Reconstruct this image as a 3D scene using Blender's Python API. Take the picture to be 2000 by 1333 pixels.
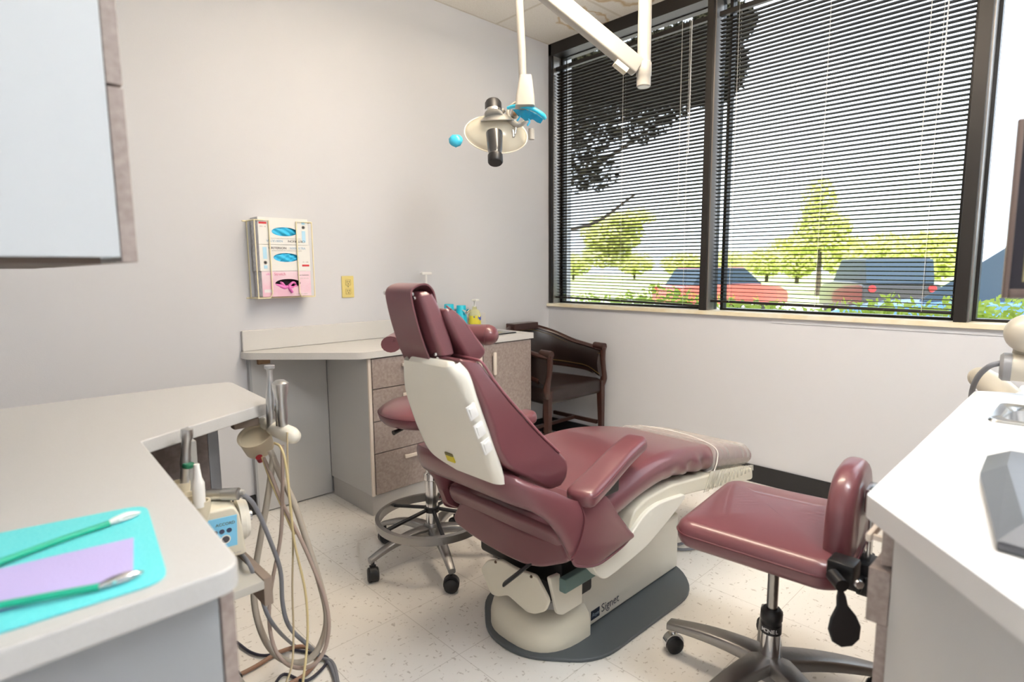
import bpy, bmesh, math, random
import numpy as np
from mathutils import Vector, Matrix
random.seed(7); RNG=np.random.default_rng(7)
for o in list(bpy.data.objects): bpy.data.objects.remove(o)
S=bpy.context.scene; COL=S.collection
# ---------------------------------------------------------------- camera
cam=bpy.data.cameras.new('camera'); co=bpy.data.objects.new('camera',cam); COL.objects.link(co)
cam.sensor_fit='HORIZONTAL'; cam.sensor_width=36.0; cam.lens=20.33
cam.clip_start=0.05; cam.clip_end=400
R=(0.718419,-0.695562,-0.008297); U=(0.090653,0.081793,0.992518); F=(0.689679,0.713795,-0.121817)
co.matrix_world=Matrix(((R[0],U[0],-F[0],0),(R[1],U[1],-F[1],0),(R[2],U[2],-F[2],1.19),(0,0,0,1)))
cam.dof.use_dof=True; cam.dof.focus_distance=2.3; cam.dof.aperture_fstop=2.8
S.camera=co
S.view_settings.view_transform='Standard'; S.view_settings.look='None'
S.view_settings.exposure=0.70; S.view_settings.gamma=1.0; S.view_settings.use_curve_mapping=False
# ---------------------------------------------------------------- sky and sun
w=bpy.data.worlds.new('sky'); S.world=w; w.use_nodes=True
nt=w.node_tree; bg=nt.nodes['Background']; bg.inputs[0].default_value=(0.80,0.90,1.0,1); bg.inputs[1].default_value=1.75
sun=bpy.data.lights.new('sun','SUN'); sun.energy=8; sun.angle=0.01; sun.color=(1,0.95,0.86)
so=bpy.data.objects.new('sun',sun); COL.objects.link(so)
so.rotation_euler=Vector((0.62,0.25,-0.75)).to_track_quat('-Z','Y').to_euler()
# daylight portals just outside the glass guide the sky light into the room
def portal(y0,y1,z0,z1):
    l=bpy.data.lights.new('window_portal','AREA'); l.shape='RECTANGLE'; l.size=abs(y1-y0); l.size_y=z1-z0
    l.cycles.is_portal=True
    o=bpy.data.objects.new('window_portal',l); COL.objects.link(o)
    o.matrix_world=Matrix(((0,0,1,3.33),(1,0,0,(y0+y1)/2),(0,1,0,(z0+z1)/2),(0,0,0,1)))
portal(1.67,2.83,.95,2.66); portal(.475,1.62,.95,2.66); portal(-1.2,.42,.95,2.66)
# ---------------------------------------------------------------- materials
def nodes(m): m.use_nodes=True; return m.node_tree.nodes,m.node_tree.links,m.node_tree.nodes['Principled BSDF']
def mat(name,c,r=0.5,metal=0.0,spec=0.5,coat=0.0,noise=None,bump=None,emit=None,sheen=0):
    m=bpy.data.materials.new(name); n,l,p=nodes(m)
    p.inputs['Base Color'].default_value=(*c,1); p.inputs['Roughness'].default_value=r
    p.inputs['Metallic'].default_value=metal; p.inputs['Specular IOR Level'].default_value=spec
    p.inputs['Coat Weight'].default_value=coat
    tc=n.new('ShaderNodeTexCoord')
    if noise:
        sc,c2,lo,hi=noise
        t=n.new('ShaderNodeTexNoise'); t.inputs['Scale'].default_value=sc; t.inputs['Detail'].default_value=5
        l.new(tc.outputs['Object'],t.inputs['Vector'])
        rp=n.new('ShaderNodeValToRGB'); rp.color_ramp.elements[0].position=lo; rp.color_ramp.elements[1].position=hi
        rp.color_ramp.elements[0].color=(*c,1); rp.color_ramp.elements[1].color=(*c2,1)
        l.new(t.outputs['Fac'],rp.inputs[0]); l.new(rp.outputs[0],p.inputs['Base Color'])
    if bump:
        sc,st=bump
        t=n.new('ShaderNodeTexNoise'); t.inputs['Scale'].default_value=sc; t.inputs['Detail'].default_value=3
        l.new(tc.outputs['Object'],t.inputs['Vector'])
        b=n.new('ShaderNodeBump'); b.inputs['Strength'].default_value=st; b.inputs['Distance'].default_value=0.002
        l.new(t.outputs['Fac'],b.inputs['Height']); l.new(b.outputs[0],p.inputs['Normal'])
    if emit:
        p.inputs['Emission Color'].default_value=(*emit[0],1); p.inputs['Emission Strength'].default_value=emit[1]
    return m
def see_through(name,tint,alpha,rough=0.05,c=(1,1,1)):
    m=bpy.data.materials.new(name); m.use_nodes=True; n=m.node_tree.nodes; l=m.node_tree.links; n.clear()
    out=n.new('ShaderNodeOutputMaterial'); t=n.new('ShaderNodeBsdfTransparent'); t.inputs[0].default_value=(*tint,1)
    g=n.new('ShaderNodeBsdfPrincipled'); g.inputs['Base Color'].default_value=(*c,1); g.inputs['Roughness'].default_value=rough
    x=n.new('ShaderNodeMixShader'); x.inputs[0].default_value=alpha
    l.new(t.outputs[0],x.inputs[1]); l.new(g.outputs[0],x.inputs[2]); l.new(x.outputs[0],out.inputs[0]); return m
def m_pane():
    m=bpy.data.materials.new('window_glass'); m.use_nodes=True; n=m.node_tree.nodes; l=m.node_tree.links; n.clear()
    out=n.new('ShaderNodeOutputMaterial'); t=n.new('ShaderNodeBsdfTransparent'); g=n.new('ShaderNodeBsdfGlossy'); g.inputs['Roughness'].default_value=0.02
    fr=n.new('ShaderNodeFresnel'); fr.inputs[0].default_value=1.3; x=n.new('ShaderNodeMixShader')
    l.new(fr.outputs[0],x.inputs[0]); l.new(t.outputs[0],x.inputs[1]); l.new(g.outputs[0],x.inputs[2]); l.new(x.outputs[0],out.inputs[0]); return m
def m_floor():
    m=bpy.data.materials.new('vinyl_floor_tile'); n,l,p=nodes(m)
    tc=n.new('ShaderNodeTexCoord'); sx=n.new('ShaderNodeSeparateXYZ'); l.new(tc.outputs['Object'],sx.inputs[0])
    def M(op,a,b=None):
        q=n.new('ShaderNodeMath'); q.operation=op
        for i,v in enumerate((a,b)):
            if v is None: continue
            if isinstance(v,(int,float)): q.inputs[i].default_value=v
            else: l.new(v,q.inputs[i])
        return q.outputs[0]
    def line(o,off):
        f=M('FRACT',M('DIVIDE',M('ADD',o,-off+30.48),0.3048)); a=M('ABSOLUTE',M('SUBTRACT',f,0.5)); return M('GREATER_THAN',a,0.4965)
    ln=M('MAXIMUM',line(sx.outputs[0],1.037),line(sx.outputs[1],1.323))
    def flecks(scale,lo,hi,stretch,rot):
        mp=n.new('ShaderNodeMapping'); mp.inputs['Scale'].default_value=stretch; mp.inputs['Rotation'].default_value=(0,0,rot)
        l.new(tc.outputs['Object'],mp.inputs[0]); t=n.new('ShaderNodeTexNoise'); t.inputs['Scale'].default_value=scale; t.inputs['Detail'].default_value=3
        l.new(mp.outputs[0],t.inputs['Vector']); r=n.new('ShaderNodeMapRange'); r.inputs[1].default_value=lo; r.inputs[2].default_value=hi; l.new(t.outputs['Fac'],r.inputs[0]); return r.outputs[0]
    fl=M('MAXIMUM',flecks(38,.64,.68,(1,2.2,1),.5),flecks(30,.645,.69,(2.3,1,1),.2))
    big=flecks(1.6,.3,.75,(1,1,1),0)
    def mix(fac,a,b):
        q=n.new('ShaderNodeMix'); q.data_type='RGBA'; l.new(fac,q.inputs[0])
        for i,v in ((6,a),(7,b)):
            if isinstance(v,tuple): q.inputs[i].default_value=(*v,1)
            else: l.new(v,q.inputs[i])
        return q.outputs[2]
    c=mix(big,(.82,.79,.745),(.88,.86,.82)); c=mix(M('MULTIPLY',fl,.55),c,(.36,.31,.26)); c=mix(M('MULTIPLY',ln,.45),c,(.33,.29,.24))
    l.new(c,p.inputs['Base Color']); p.inputs['Roughness'].default_value=.32; p.inputs['Coat Weight'].default_value=.15; p.inputs['Coat Roughness'].default_value=.15
    return m
def m_ceiling():
    m=bpy.data.materials.new('ceiling_tile'); n,l,p=nodes(m)
    tc=n.new('ShaderNodeTexCoord'); sx=n.new('ShaderNodeSeparateXYZ'); l.new(tc.outputs['Object'],sx.inputs[0])
    def M(op,a,b=None):
        q=n.new('ShaderNodeMath'); q.operation=op
        for i,v in enumerate((a,b)):
            if v is None: continue
            if isinstance(v,(int,float)): q.inputs[i].default_value=v
            else: l.new(v,q.inputs[i])
        return q.outputs[0]
    def line(o,off,k=.6096,w=.485):
        f=M('FRACT',M('DIVIDE',M('ADD',o,-off+60.96),k)); return M('GREATER_THAN',M('ABSOLUTE',M('SUBTRACT',f,0.5)),w)
    ln=M('MAXIMUM',line(sx.outputs[0],2.643),line(sx.outputs[1],2.25))
    t=n.new('ShaderNodeTexNoise'); t.inputs['Scale'].default_value=160; l.new(tc.outputs['Object'],t.inputs['Vector'])
    r=n.new('ShaderNodeMapRange'); r.inputs[1].default_value=.4; r.inputs[2].default_value=.66; l.new(t.outputs['Fac'],r.inputs[0])
    # brown ringed water stains with a shape of their own
    t2=n.new('ShaderNodeTexNoise'); t2.inputs['Scale'].default_value=7; t2.inputs['Detail'].default_value=4; l.new(tc.outputs['Object'],t2.inputs['Vector'])
    def ring(cx,cy,rad,wd):
        dx=M('POWER',M('ABSOLUTE',M('SUBTRACT',sx.outputs[0],cx)),2); dy=M('POWER',M('ABSOLUTE',M('SUBTRACT',sx.outputs[1],cy)),2)
        d=M('ADD',M('SQRT',M('ADD',dx,dy)),M('MULTIPLY',M('SUBTRACT',t2.outputs['Fac'],.5),.28))
        a=M('SUBTRACT',1.0,M('DIVIDE',M('ABSOLUTE',M('SUBTRACT',d,rad)),wd)); return M('MAXIMUM',a,0.0)
    st=M('MAXIMUM',ring(2.97,2.44,.15,.022),ring(2.86,1.98,.19,.035)); st=M('MINIMUM',M('MULTIPLY',st,.9),.75)
    def mix(fac,a,b):
        q=n.new('ShaderNodeMix'); q.data_type='RGBA'; l.new(fac,q.inputs[0])
        for i,v in ((6,a),(7,b)):
            if isinstance(v,tuple): q.inputs[i].default_value=(*v,1)
            else: l.new(v,q.inputs[i])
        return q.outputs[2]
    c=mix(r.outputs[0],(.93,.89,.81),(.86,.81,.72)); c=mix(M('MULTIPLY',ln,.5),c,(.62,.55,.42)); c=mix(st,c,(.60,.42,.18))
    l.new(c,p.inputs['Base Color']); p.inputs['Roughness'].default_value=.9
    b=n.new('ShaderNodeBump'); b.inputs['Strength'].default_value=.4; b.inputs['Distance'].default_value=.002; l.new(r.outputs[0],b.inputs['Height']); l.new(b.outputs[0],p.inputs['Normal'])
    return m
Wp=mat('wall_paint',(.63,.635,.665),.6,bump=(220,.12)); FLOOR=m_floor(); CEIL=m_ceiling()
BLACKB=mat('black_baseboard',(.012,.012,.014),.35)
BRONZE=mat('dark_window_metal',(.022,.019,.017),.4,.3)
SILL=mat('cream_sill',(.72,.63,.44),.5,noise=(9,(.78,.74,.60),.4,.65)); PANE=m_pane()
SLAT=mat('dark_blind_slat',(.024,.017,.012),.42,.1)
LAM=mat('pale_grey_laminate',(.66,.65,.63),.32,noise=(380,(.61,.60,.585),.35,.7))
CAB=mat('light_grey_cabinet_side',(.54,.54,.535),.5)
TAUPE=mat('speckled_taupe_laminate',(.29,.235,.215),.5,noise=(85,(.385,.325,.30),.36,.68))
HAND=mat('cream_pull',(.78,.70,.62),.35)
VINYL=mat('maroon_vinyl',(.165,.056,.066),.30,coat=.35,bump=(420,.10),noise=(2.5,(.185,.064,.075),.3,.7))
VDARK=mat('maroon_vinyl_seam',(.13,.032,.042),.45)
CREAM=mat('cream_plastic',(.74,.70,.58),.32,coat=.1)
IVORY=mat('ivory_plastic',(.80,.78,.70),.3,coat=.15)
WPLAS=mat('white_plastic',(.84,.84,.82),.3,coat=.15)
BEIGE=mat('beige_plastic',(.60,.52,.38),.35)
CHROME=mat('chrome',(.75,.75,.76),.12,1.0); ALU=mat('brushed_aluminium',(.36,.355,.35),.36,1.0,bump=(90,.3)); STEEL=mat('stainless_steel',(.62,.63,.64),.25,1.0)
BLK=mat('black_plastic',(.015,.015,.017),.4); BLKM=mat('black_metal',(.02,.02,.022),.35,.5); GREYP=mat('slate_grey_plate',(.09,.105,.115),.4)
GREYR=mat('mid_grey_plastic',(.36,.355,.34),.4)
TEALG=mat('grey_green_panel',(.10,.17,.16),.4)
# ---------------------------------------------------------------- mesh helpers
def finish(name,me,m,parent=None,smooth=None):
    if m is not None: me.materials.append(m)
    if smooth is not None:
        for p in me.polygons: p.use_smooth=True
        me.set_sharp_from_angle(angle=math.radians(smooth))
    o=bpy.data.objects.new(name,me); COL.objects.link(o)
    if parent is not None:
        o.parent=parent; o.matrix_parent_inverse=parent.matrix_world.inverted() if parent.type=='EMPTY' else Matrix()
    return o
def bm_obj(name,bm,m,parent=None,smooth=None):
    bmesh.ops.recalc_face_normals(bm,faces=bm.faces)
    me=bpy.data.meshes.new(name); bm.to_mesh(me); bm.free(); return finish(name,me,m,parent,smooth)
def empty(name,loc,rz=0):
    e=bpy.data.objects.new(name,None); e.empty_display_size=.05; COL.objects.link(e)
    e.matrix_world=Matrix.Translation(loc)@Matrix.Rotation(rz,4,'Z'); return e
def tag(o,label=None,cat=None,group=None,kind=None):
    if label:o['label']=label
    if cat:o['category']=cat
    if group:o['group']=group
    if kind:o['kind']=kind
    return o
def thing(name,loc,label,cat,group=None): return tag(empty(name,loc),label,cat,group)
def add_box(bm,a,b,mtx=None,bevel=0,seg=2):
    a=Vector(a);b=Vector(b); c=(a+b)/2; s=b-a
    r=bmesh.ops.create_cube(bm,size=1); vs=r['verts']
    bmesh.ops.scale(bm,vec=(abs(s.x),abs(s.y),abs(s.z)),verts=vs)
    if bevel:
        es=list({e for v in vs for e in v.link_edges}); rr=bmesh.ops.bevel(bm,geom=es,offset=bevel,segments=seg,affect='EDGES',profile=.5)
        vs=list({v for f in rr['faces'] for v in f.verts}|{v for v in vs if v.is_valid})
    bmesh.ops.translate(bm,vec=c,verts=vs)
    if mtx is not None: bmesh.ops.transform(bm,matrix=mtx,verts=vs)
    return vs
def box(name,a,b,m,parent=None,bevel=0,seg=2,mtx=None):
    bm=bmesh.new(); add_box(bm,a,b,mtx,bevel,seg); o=bm_obj(name,bm,m,parent,40 if bevel else None); return wn(o) if bevel else o
def wn(o):
    md=o.modifiers.new('normals','WEIGHTED_NORMAL'); md.keep_sharp=True; md.weight=80; return o
def axis_map(axis,u,v,t):
    return {'x':(t,u,v),'y':(u,t,v),'z':(u,v,t)}[axis]
def prism(name,poly,axis,t0,t1,m,parent=None,bevel=0,seg=3,smooth=35,mtx=None,rc=0):
    if rc: poly=round_poly(poly,rc)
    bm=bmesh.new()
    A=[bm.verts.new(axis_map(axis,p[0],p[1],t0)) for p in poly]; B=[bm.verts.new(axis_map(axis,p[0],p[1],t1)) for p in poly]
    fa=bm.faces.new(A); fb=bm.faces.new(B[::-1]); n=len(poly)
    for i in range(n): bm.faces.new((A[i],B[i],B[(i+1)%n],A[(i+1)%n]))
    bmesh.ops.recalc_face_normals(bm,faces=bm.faces)
    if bevel: bmesh.ops.bevel(bm,geom=list(set(fa.edges)|set(fb.edges)),offset=bevel,segments=seg,affect='EDGES',profile=.5,clamp_overlap=True)
    if mtx is not None: bmesh.ops.transform(bm,matrix=mtx,verts=bm.verts)
    return wn(bm_obj(name,bm,m,parent,smooth)) if bevel else bm_obj(name,bm,m,parent,smooth)
def round_poly(poly,r,n=5):
    P=[Vector(p) for p in poly]; out=[]; k=len(P)
    rs=r if isinstance(r,(list,tuple)) else [r]*k
    for i in range(k):
        p=P[i];a=P[i-1]-p;b=P[(i+1)%k]-p; rr=min(rs[i],a.length*.48,b.length*.48)
        if rr<1e-5: out.append((p.x,p.y)); continue
        A=p+a.normalized()*rr;B=p+b.normalized()*rr
        for j in range(n+1):
            t=j/n; q=A*(1-t)**2+p*2*t*(1-t)+B*t*t; out.append((q.x,q.y))
    return out
def crom(P,n=8,closed=False):
    P=[Vector(p) for p in P]; out=[]; k=len(P)
    for i in range(k if closed else k-1):
        p0=P[(i-1)%k] if (closed or i>0) else P[0]*2-P[1]; p1=P[i]; p2=P[(i+1)%k]
        p3=P[(i+2)%k] if (closed or i+2<k) else P[-1]*2-P[-2]
        for j in range(n):
            t=j/n; out.append(.5*((2*p1)+(p2-p0)*t+(2*p0-5*p1+4*p2-p3)*t*t+(3*p1-p0-3*p2+p3)*t**3))
    if not closed: out.append(P[-1])
    return out
def add_tube(bm,path,r,seg=10,smooth=0,closed=False,flat=None):
    P=crom(path,smooth,closed) if smooth else [Vector(p) for p in path]
    n=len(P); rs=r if isinstance(r,(list,tuple)) else None
    rings=[]; up=None
    for i,p in enumerate(P):
        if closed: t=(P[(i+1)%n]-P[i-1])
        else: t=(P[min(i+1,n-1)]-P[max(i-1,0)])
        t.normalize()
        if up is None: up=Vector((0,0,1)) if abs(t.z)<.9 else Vector((1,0,0))
        s=t.cross(up); 
        if s.length<1e-6: s=t.orthogonal()
        s.normalize(); up=s.cross(t).normalized()
        if rs: 
            f=i/(n-1)*(len(rs)-1); a=int(f); b=min(a+1,len(rs)-1); rad=rs[a]*(1-f+a)+rs[b]*(f-a)
        else: rad=r
        fx,fz=(1,1) if flat is None else flat
        rings.append([bm.verts.new(p+(s*math.cos(q)*fx+up*math.sin(q)*fz)*rad) for q in [2*math.pi*j/seg for j in range(seg)]])
    for i in range(n if closed else n-1):
        a=rings[i];b=rings[(i+1)%n]
        for j in range(seg): bm.faces.new((a[j],a[(j+1)%seg],b[(j+1)%seg],b[j]))
    if not closed: bm.faces.new(rings[0][::-1]); bm.faces.new(rings[-1])
def tube(name,path,r,m,parent=None,seg=10,smooth=0,closed=False,flat=None):
    bm=bmesh.new(); add_tube(bm,path,r,seg,smooth,closed,flat); return bm_obj(name,bm,m,parent,50)
def add_lathe(bm,prof,origin=(0,0,0),direction=(0,0,1),seg=24):
    q=Vector((0,0,1)).rotation_difference(Vector(direction).normalized()).to_matrix(); o=Vector(origin); rings=[]
    for r,z in prof:
        if r<1e-5: rings.append([bm.verts.new(o+q@Vector((0,0,z)))])
        else: rings.append([bm.verts.new(o+q@Vector((r*math.cos(2*math.pi*j/seg),r*math.sin(2*math.pi*j/seg),z))) for j in range(seg)])
    for a,b in zip(rings,rings[1:]):
        for j in range(seg):
            k=(j+1)%seg
            if len(a)==1 and len(b)==1: continue
            if len(a)==1: bm.faces.new((a[0],b[k],b[j]))
            elif len(b)==1: bm.faces.new((a[j],a[k],b[0]))
            else: bm.faces.new((a[j],a[k],b[k],b[j]))
    for e in (rings[0],rings[-1]):
        if len(e)>1: bm.faces.new(e)
def lathe(name,prof,origin,m,parent=None,direction=(0,0,1),seg=28,smooth=40):
    bm=bmesh.new(); add_lathe(bm,prof,origin,direction,seg); return bm_obj(name,bm,m,parent,smooth)
def rrect(a,b,r,n=4):
    r=min(r,a*.99,b*.99); out=[]
    for cx,cy,q in ((a-r,b-r,0),(-(a-r),b-r,1),(-(a-r),-(b-r),2),(a-r,-(b-r),3)):
        for j in range(n+1):
            t=(q+j/n)*math.pi/2; out.append((cx+r*math.cos(t),cy+r*math.sin(t)))
    return out
def slab(name,st,m,parent=None,r=.02,smooth=55,dome=0.0,capr=None,sub=0,sides=8,plane='y',scoop=0):
    """cushion lofted through stations (B=(x,z) back point, F=(x,z) front point, y0, y1), rounded all round"""
    capr=r if capr is None else capr
    ST=[(Vector(b),Vector(f),y0,y1) for b,f,y0,y1 in st]
    # smooth interpolation of stations
    vec=[(b.x,b.y,f.x,f.y,y0,y1) for b,f,y0,y1 in ST]
    def cr(v,n):
        out=[];k=len(v);v=[np.array(q,float) for q in v]
        for i in range(k-1):
            p0=v[i-1] if i else v[0]*2-v[1]; p1=v[i];p2=v[i+1];p3=v[i+2] if i+2<k else v[-1]*2-v[-2]
            for j in range(n):
                t=j/n; out.append(.5*((2*p1)+(p2-p0)*t+(2*p0-5*p1+4*p2-p3)*t*t+(3*p1-p0-3*p2+p3)*t**3))
        out.append(v[-1]); return out
    V=cr(vec,sides) if len(vec)>2 or sides>1 else [np.array(q) for q in vec]
    rings=[]
    def ring(q,shrink,push):
        b=Vector((q[0],q[1]));f=Vector((q[2],q[3])); c=(b+f)/2; ax=(f-b); th=ax.length/2; ax.normalize()
        hw=(q[5]-q[4])/2; yc=(q[5]+q[4])/2
        R_=rrect(max(hw-shrink,.001),max(th-shrink*min(1,th/max(hw,1e-6))*1.0,.001) if False else max(th-shrink,.001),max(r-shrink,.0015))
        out=[]
        for (u,v) in R_:
            k=1-(u/hw)**2
            vv=v+(dome*k if v>0 else 0)
            p=c+ax*vv+push
            out.append((p.x,yc+u,p.y))
        return out
    d0=Vector((V[0][0]+V[0][2]-V[1][0]-V[1][2],V[0][1]+V[0][3]-V[1][1]-V[1][3])).normalized()
    d1=Vector((V[-1][0]+V[-1][2]-V[-2][0]-V[-2][2],V[-1][1]+V[-1][3]-V[-2][1]-V[-2][3])).normalized()
    K=4
    for j in range(K): 
        t=(j+.25)/K*math.pi/2; rings.append(ring(V[0],capr*(1-math.sin(t)),d0*capr*(math.cos(t)-1)+d0*0))
    seq=V[0:]
    for q in V[1:-1]: rings.append(ring(q,0,Vector((0,0))))
    for j in range(K-1,-1,-1):
        t=(j+.25)/K*math.pi/2; rings.append(ring(V[-1],capr*(1-math.sin(t)),d1*capr*(math.cos(t)-1)))
    bm=bmesh.new(); RR=[]
    def remap(p): return p if plane=='y' else (p[1],p[0],p[2])
    for q in rings: RR.append([bm.verts.new(remap(p)) for p in q])
    # fix cap order: outermost ring is most shrunk
    n=len(RR[0])
    for a,b in zip(RR,RR[1:]):
        for j in range(n): bm.faces.new((a[j],a[(j+1)%n],b[(j+1)%n],b[j]))
    bm.faces.new(RR[0][::-1]); bm.faces.new(RR[-1])
    return wn(bm_obj(name,bm,m,parent,smooth))
def cushion(name,outline,z0,z1,m,parent=None,r=.03,dome=.01,mtx=None,n=5,rc=.05):
    """flat-lying pad from an outline in xy with rounded rim"""
    P=round_poly(outline,rc,6) if rc else outline; P=[Vector(p) for p in P]; k=len(P); c=sum(P,Vector((0,0)))/k
    ar=sum(P[i].x*P[(i+1)%k].y-P[(i+1)%k].x*P[i].y for i in range(k)); sg=1 if ar>0 else -1
    def off(d):
        out=[]
        for i in range(k):
            t=(P[(i+1)%k]-P[i-1]); 
            nrm=Vector((t.y,-t.x))*sg
            if nrm.length>0: nrm.normalize()
            out.append(P[i]-nrm*d)
        return out
    bm=bmesh.new(); rings=[]
    lev=[]
    rb=min(r,(z1-z0)*.45)
    for j in range(n+1): t=j/n*math.pi/2; lev.append((rb*(1-math.sin(t)),z0+rb*(1-math.cos(t))))
    for j in range(n+1): t=j/n*math.pi/2; lev.append((rb*(1-math.cos(t)),z1-rb*(1-math.sin(t))))
    for d,z in lev: rings.append([bm.verts.new((p.x,p.y,z)) for p in off(d)])
    base=off(rb)
    for s in (.85,.65,.42,.2):
        rings.append([bm.verts.new((c.x+(p.x-c.x)*s,c.y+(p.y-c.y)*s,z1+dome*(1-s*s))) for p in base])
    for a,b in zip(rings,rings[1:]):
        for j in range(k): bm.faces.new((a[j],a[(j+1)%k],b[(j+1)%k],b[j]))
    bm.faces.new(rings[0][::-1]); bm.faces.new(rings[-1])
    if mtx is not None: bmesh.ops.transform(bm,matrix=mtx,verts=bm.verts)
    return bm_obj(name,bm,m,parent,60)
def text(name,body,size,mtx,m,parent,bold=False,shear=0,ext=.0003,sx=1):
    cu=bpy.data.curves.new(name,'FONT'); cu.body=body; cu.size=size; cu.extrude=ext; cu.shear=shear
    cu.align_x='CENTER'; cu.align_y='CENTER'; cu.resolution_u=3; cu.offset=size*.012 if bold else 0
    t=bpy.data.objects.new('tmp',cu); COL.objects.link(t); dg=bpy.context.evaluated_depsgraph_get()
    me=bpy.data.meshes.new_from_object(t.evaluated_get(dg)); bpy.data.objects.remove(t); me.name=name
    me.transform(mtx@Matrix.Diagonal((sx,1,1,1))); me.materials.clear(); return finish(name,me,m,parent)
def frame3(o,x,y):
    x=Vector(x).normalized(); y=Vector(y); z=x.cross(y).normalized(); y=z.cross(x)
    return Matrix(((x.x,y.x,z.x,o[0]),(x.y,y.y,z.y,o[1]),(x.z,y.z,z.z,o[2]),(0,0,0,1)))
def struct(o): o['kind']='structure'; return o
# ---------------------------------------------------------------- room shell
XW=3.14; YW=2.862; ZC=2.743; XL=-.30; YB=-1.25
struct(box('floor',(XL,YB,-.1),(XW,YW,0),FLOOR))
struct(box('ceiling',(XL-.2,YB-.2,ZC),(XW+.25,YW+.2,ZC+.12),CEIL))
struct(box('wall_back',(XL-.2,YW,-.1),(XW+.25,YW+.15,ZC),Wp))
struct(box('wall_left',(XL-.15,YB-.15,-.1),(XL,YW,ZC),Wp))
struct(box('wall_front',(XL,YB-.15,-.1),(XW+.25,YB,ZC),Wp))
struct(box('wall_right',(XW,YB,-.1),(XW+.22,YW,.925),Wp))
struct(box('baseboard_right',(XW-.012,YB,0),(XW,YW-.012,.10),BLACKB,bevel=.003))
struct(box('baseboard_back',(XL,YW-.012,0),(1.0,YW,.10),BLACKB,bevel=.003))
struct(box('baseboard_corner',(2.50,YW-.012,0),(XW-.012,YW,.10),BLACKB,bevel=.003))
struct(box('trim_1',(XW-.022,YB,.925),(XW+.22,YW,.948),SILL,bevel=.003))
struct(box('trim_2',(XW-.004,YB,.898),(XW,1.25,.925),Wp,bevel=.0015))
def window(name,y0,y1,z0,z1):
    # frame with reveal: jambs, head, bottom rail, glass set back
    bm=bmesh.new(); x0,x1=XW+.10,XW+.145; t=.018
    add_box(bm,(x0,y0,z0),(x1,y0+t,z1)); add_box(bm,(x0,y1-t,z0),(x1,y1,z1))
    add_box(bm,(x0,y0+t,z0),(x1,y1-t,z0+.012)); add_box(bm,(x0,y0+t,z1-.005),(x1,y1-t,z1))
    f=struct(bm_obj(name,bm,BRONZE)); bm=bmesh.new(); add_box(bm,(x0+.02,y0+t,z0+.012),(x0+.024,y1-t,z1-.005)); g=bm_obj('window_pane',bm,PANE,f); return f
Z0,Z1=.948,2.665
window('window_1',1.635,2.83,Z0,Z1); window('window_2',.478,1.635-.042,Z0,Z1); window('window_3',YB+.02,.425,Z0,Z1)
def post(name,y0,y1): 
    # dark mullion face; paler strips on its reveal side stand for reflections
    o=struct(box(name,(XW,y0,Z0),(XW+.145,y1,ZC),BRONZE,bevel=.002)); return o
post('trim_3',1.637,1.675); post('trim_4',.425,.472); post('trim_5',2.835,YW)
struct(box('trim_6',(XW,YB,Z1),(XW+.145,YW,ZC),BRONZE))
REV=mat('reflection_grey_metal',(.33,.31,.29),.3,.6)  # paler grey puts reflected light into the colour of these mullion sides
struct(box('trim_7',(XW+.018,1.6285,Z0),(XW+.095,1.6365,Z1),REV)); struct(box('trim_8',(XW+.018,.419,Z0),(XW+.095,.4255,Z1),REV))
struct(box('trim_9',(XW+.02,2.829,Z0),(XW+.095,2.836,Z1),REV))
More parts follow.
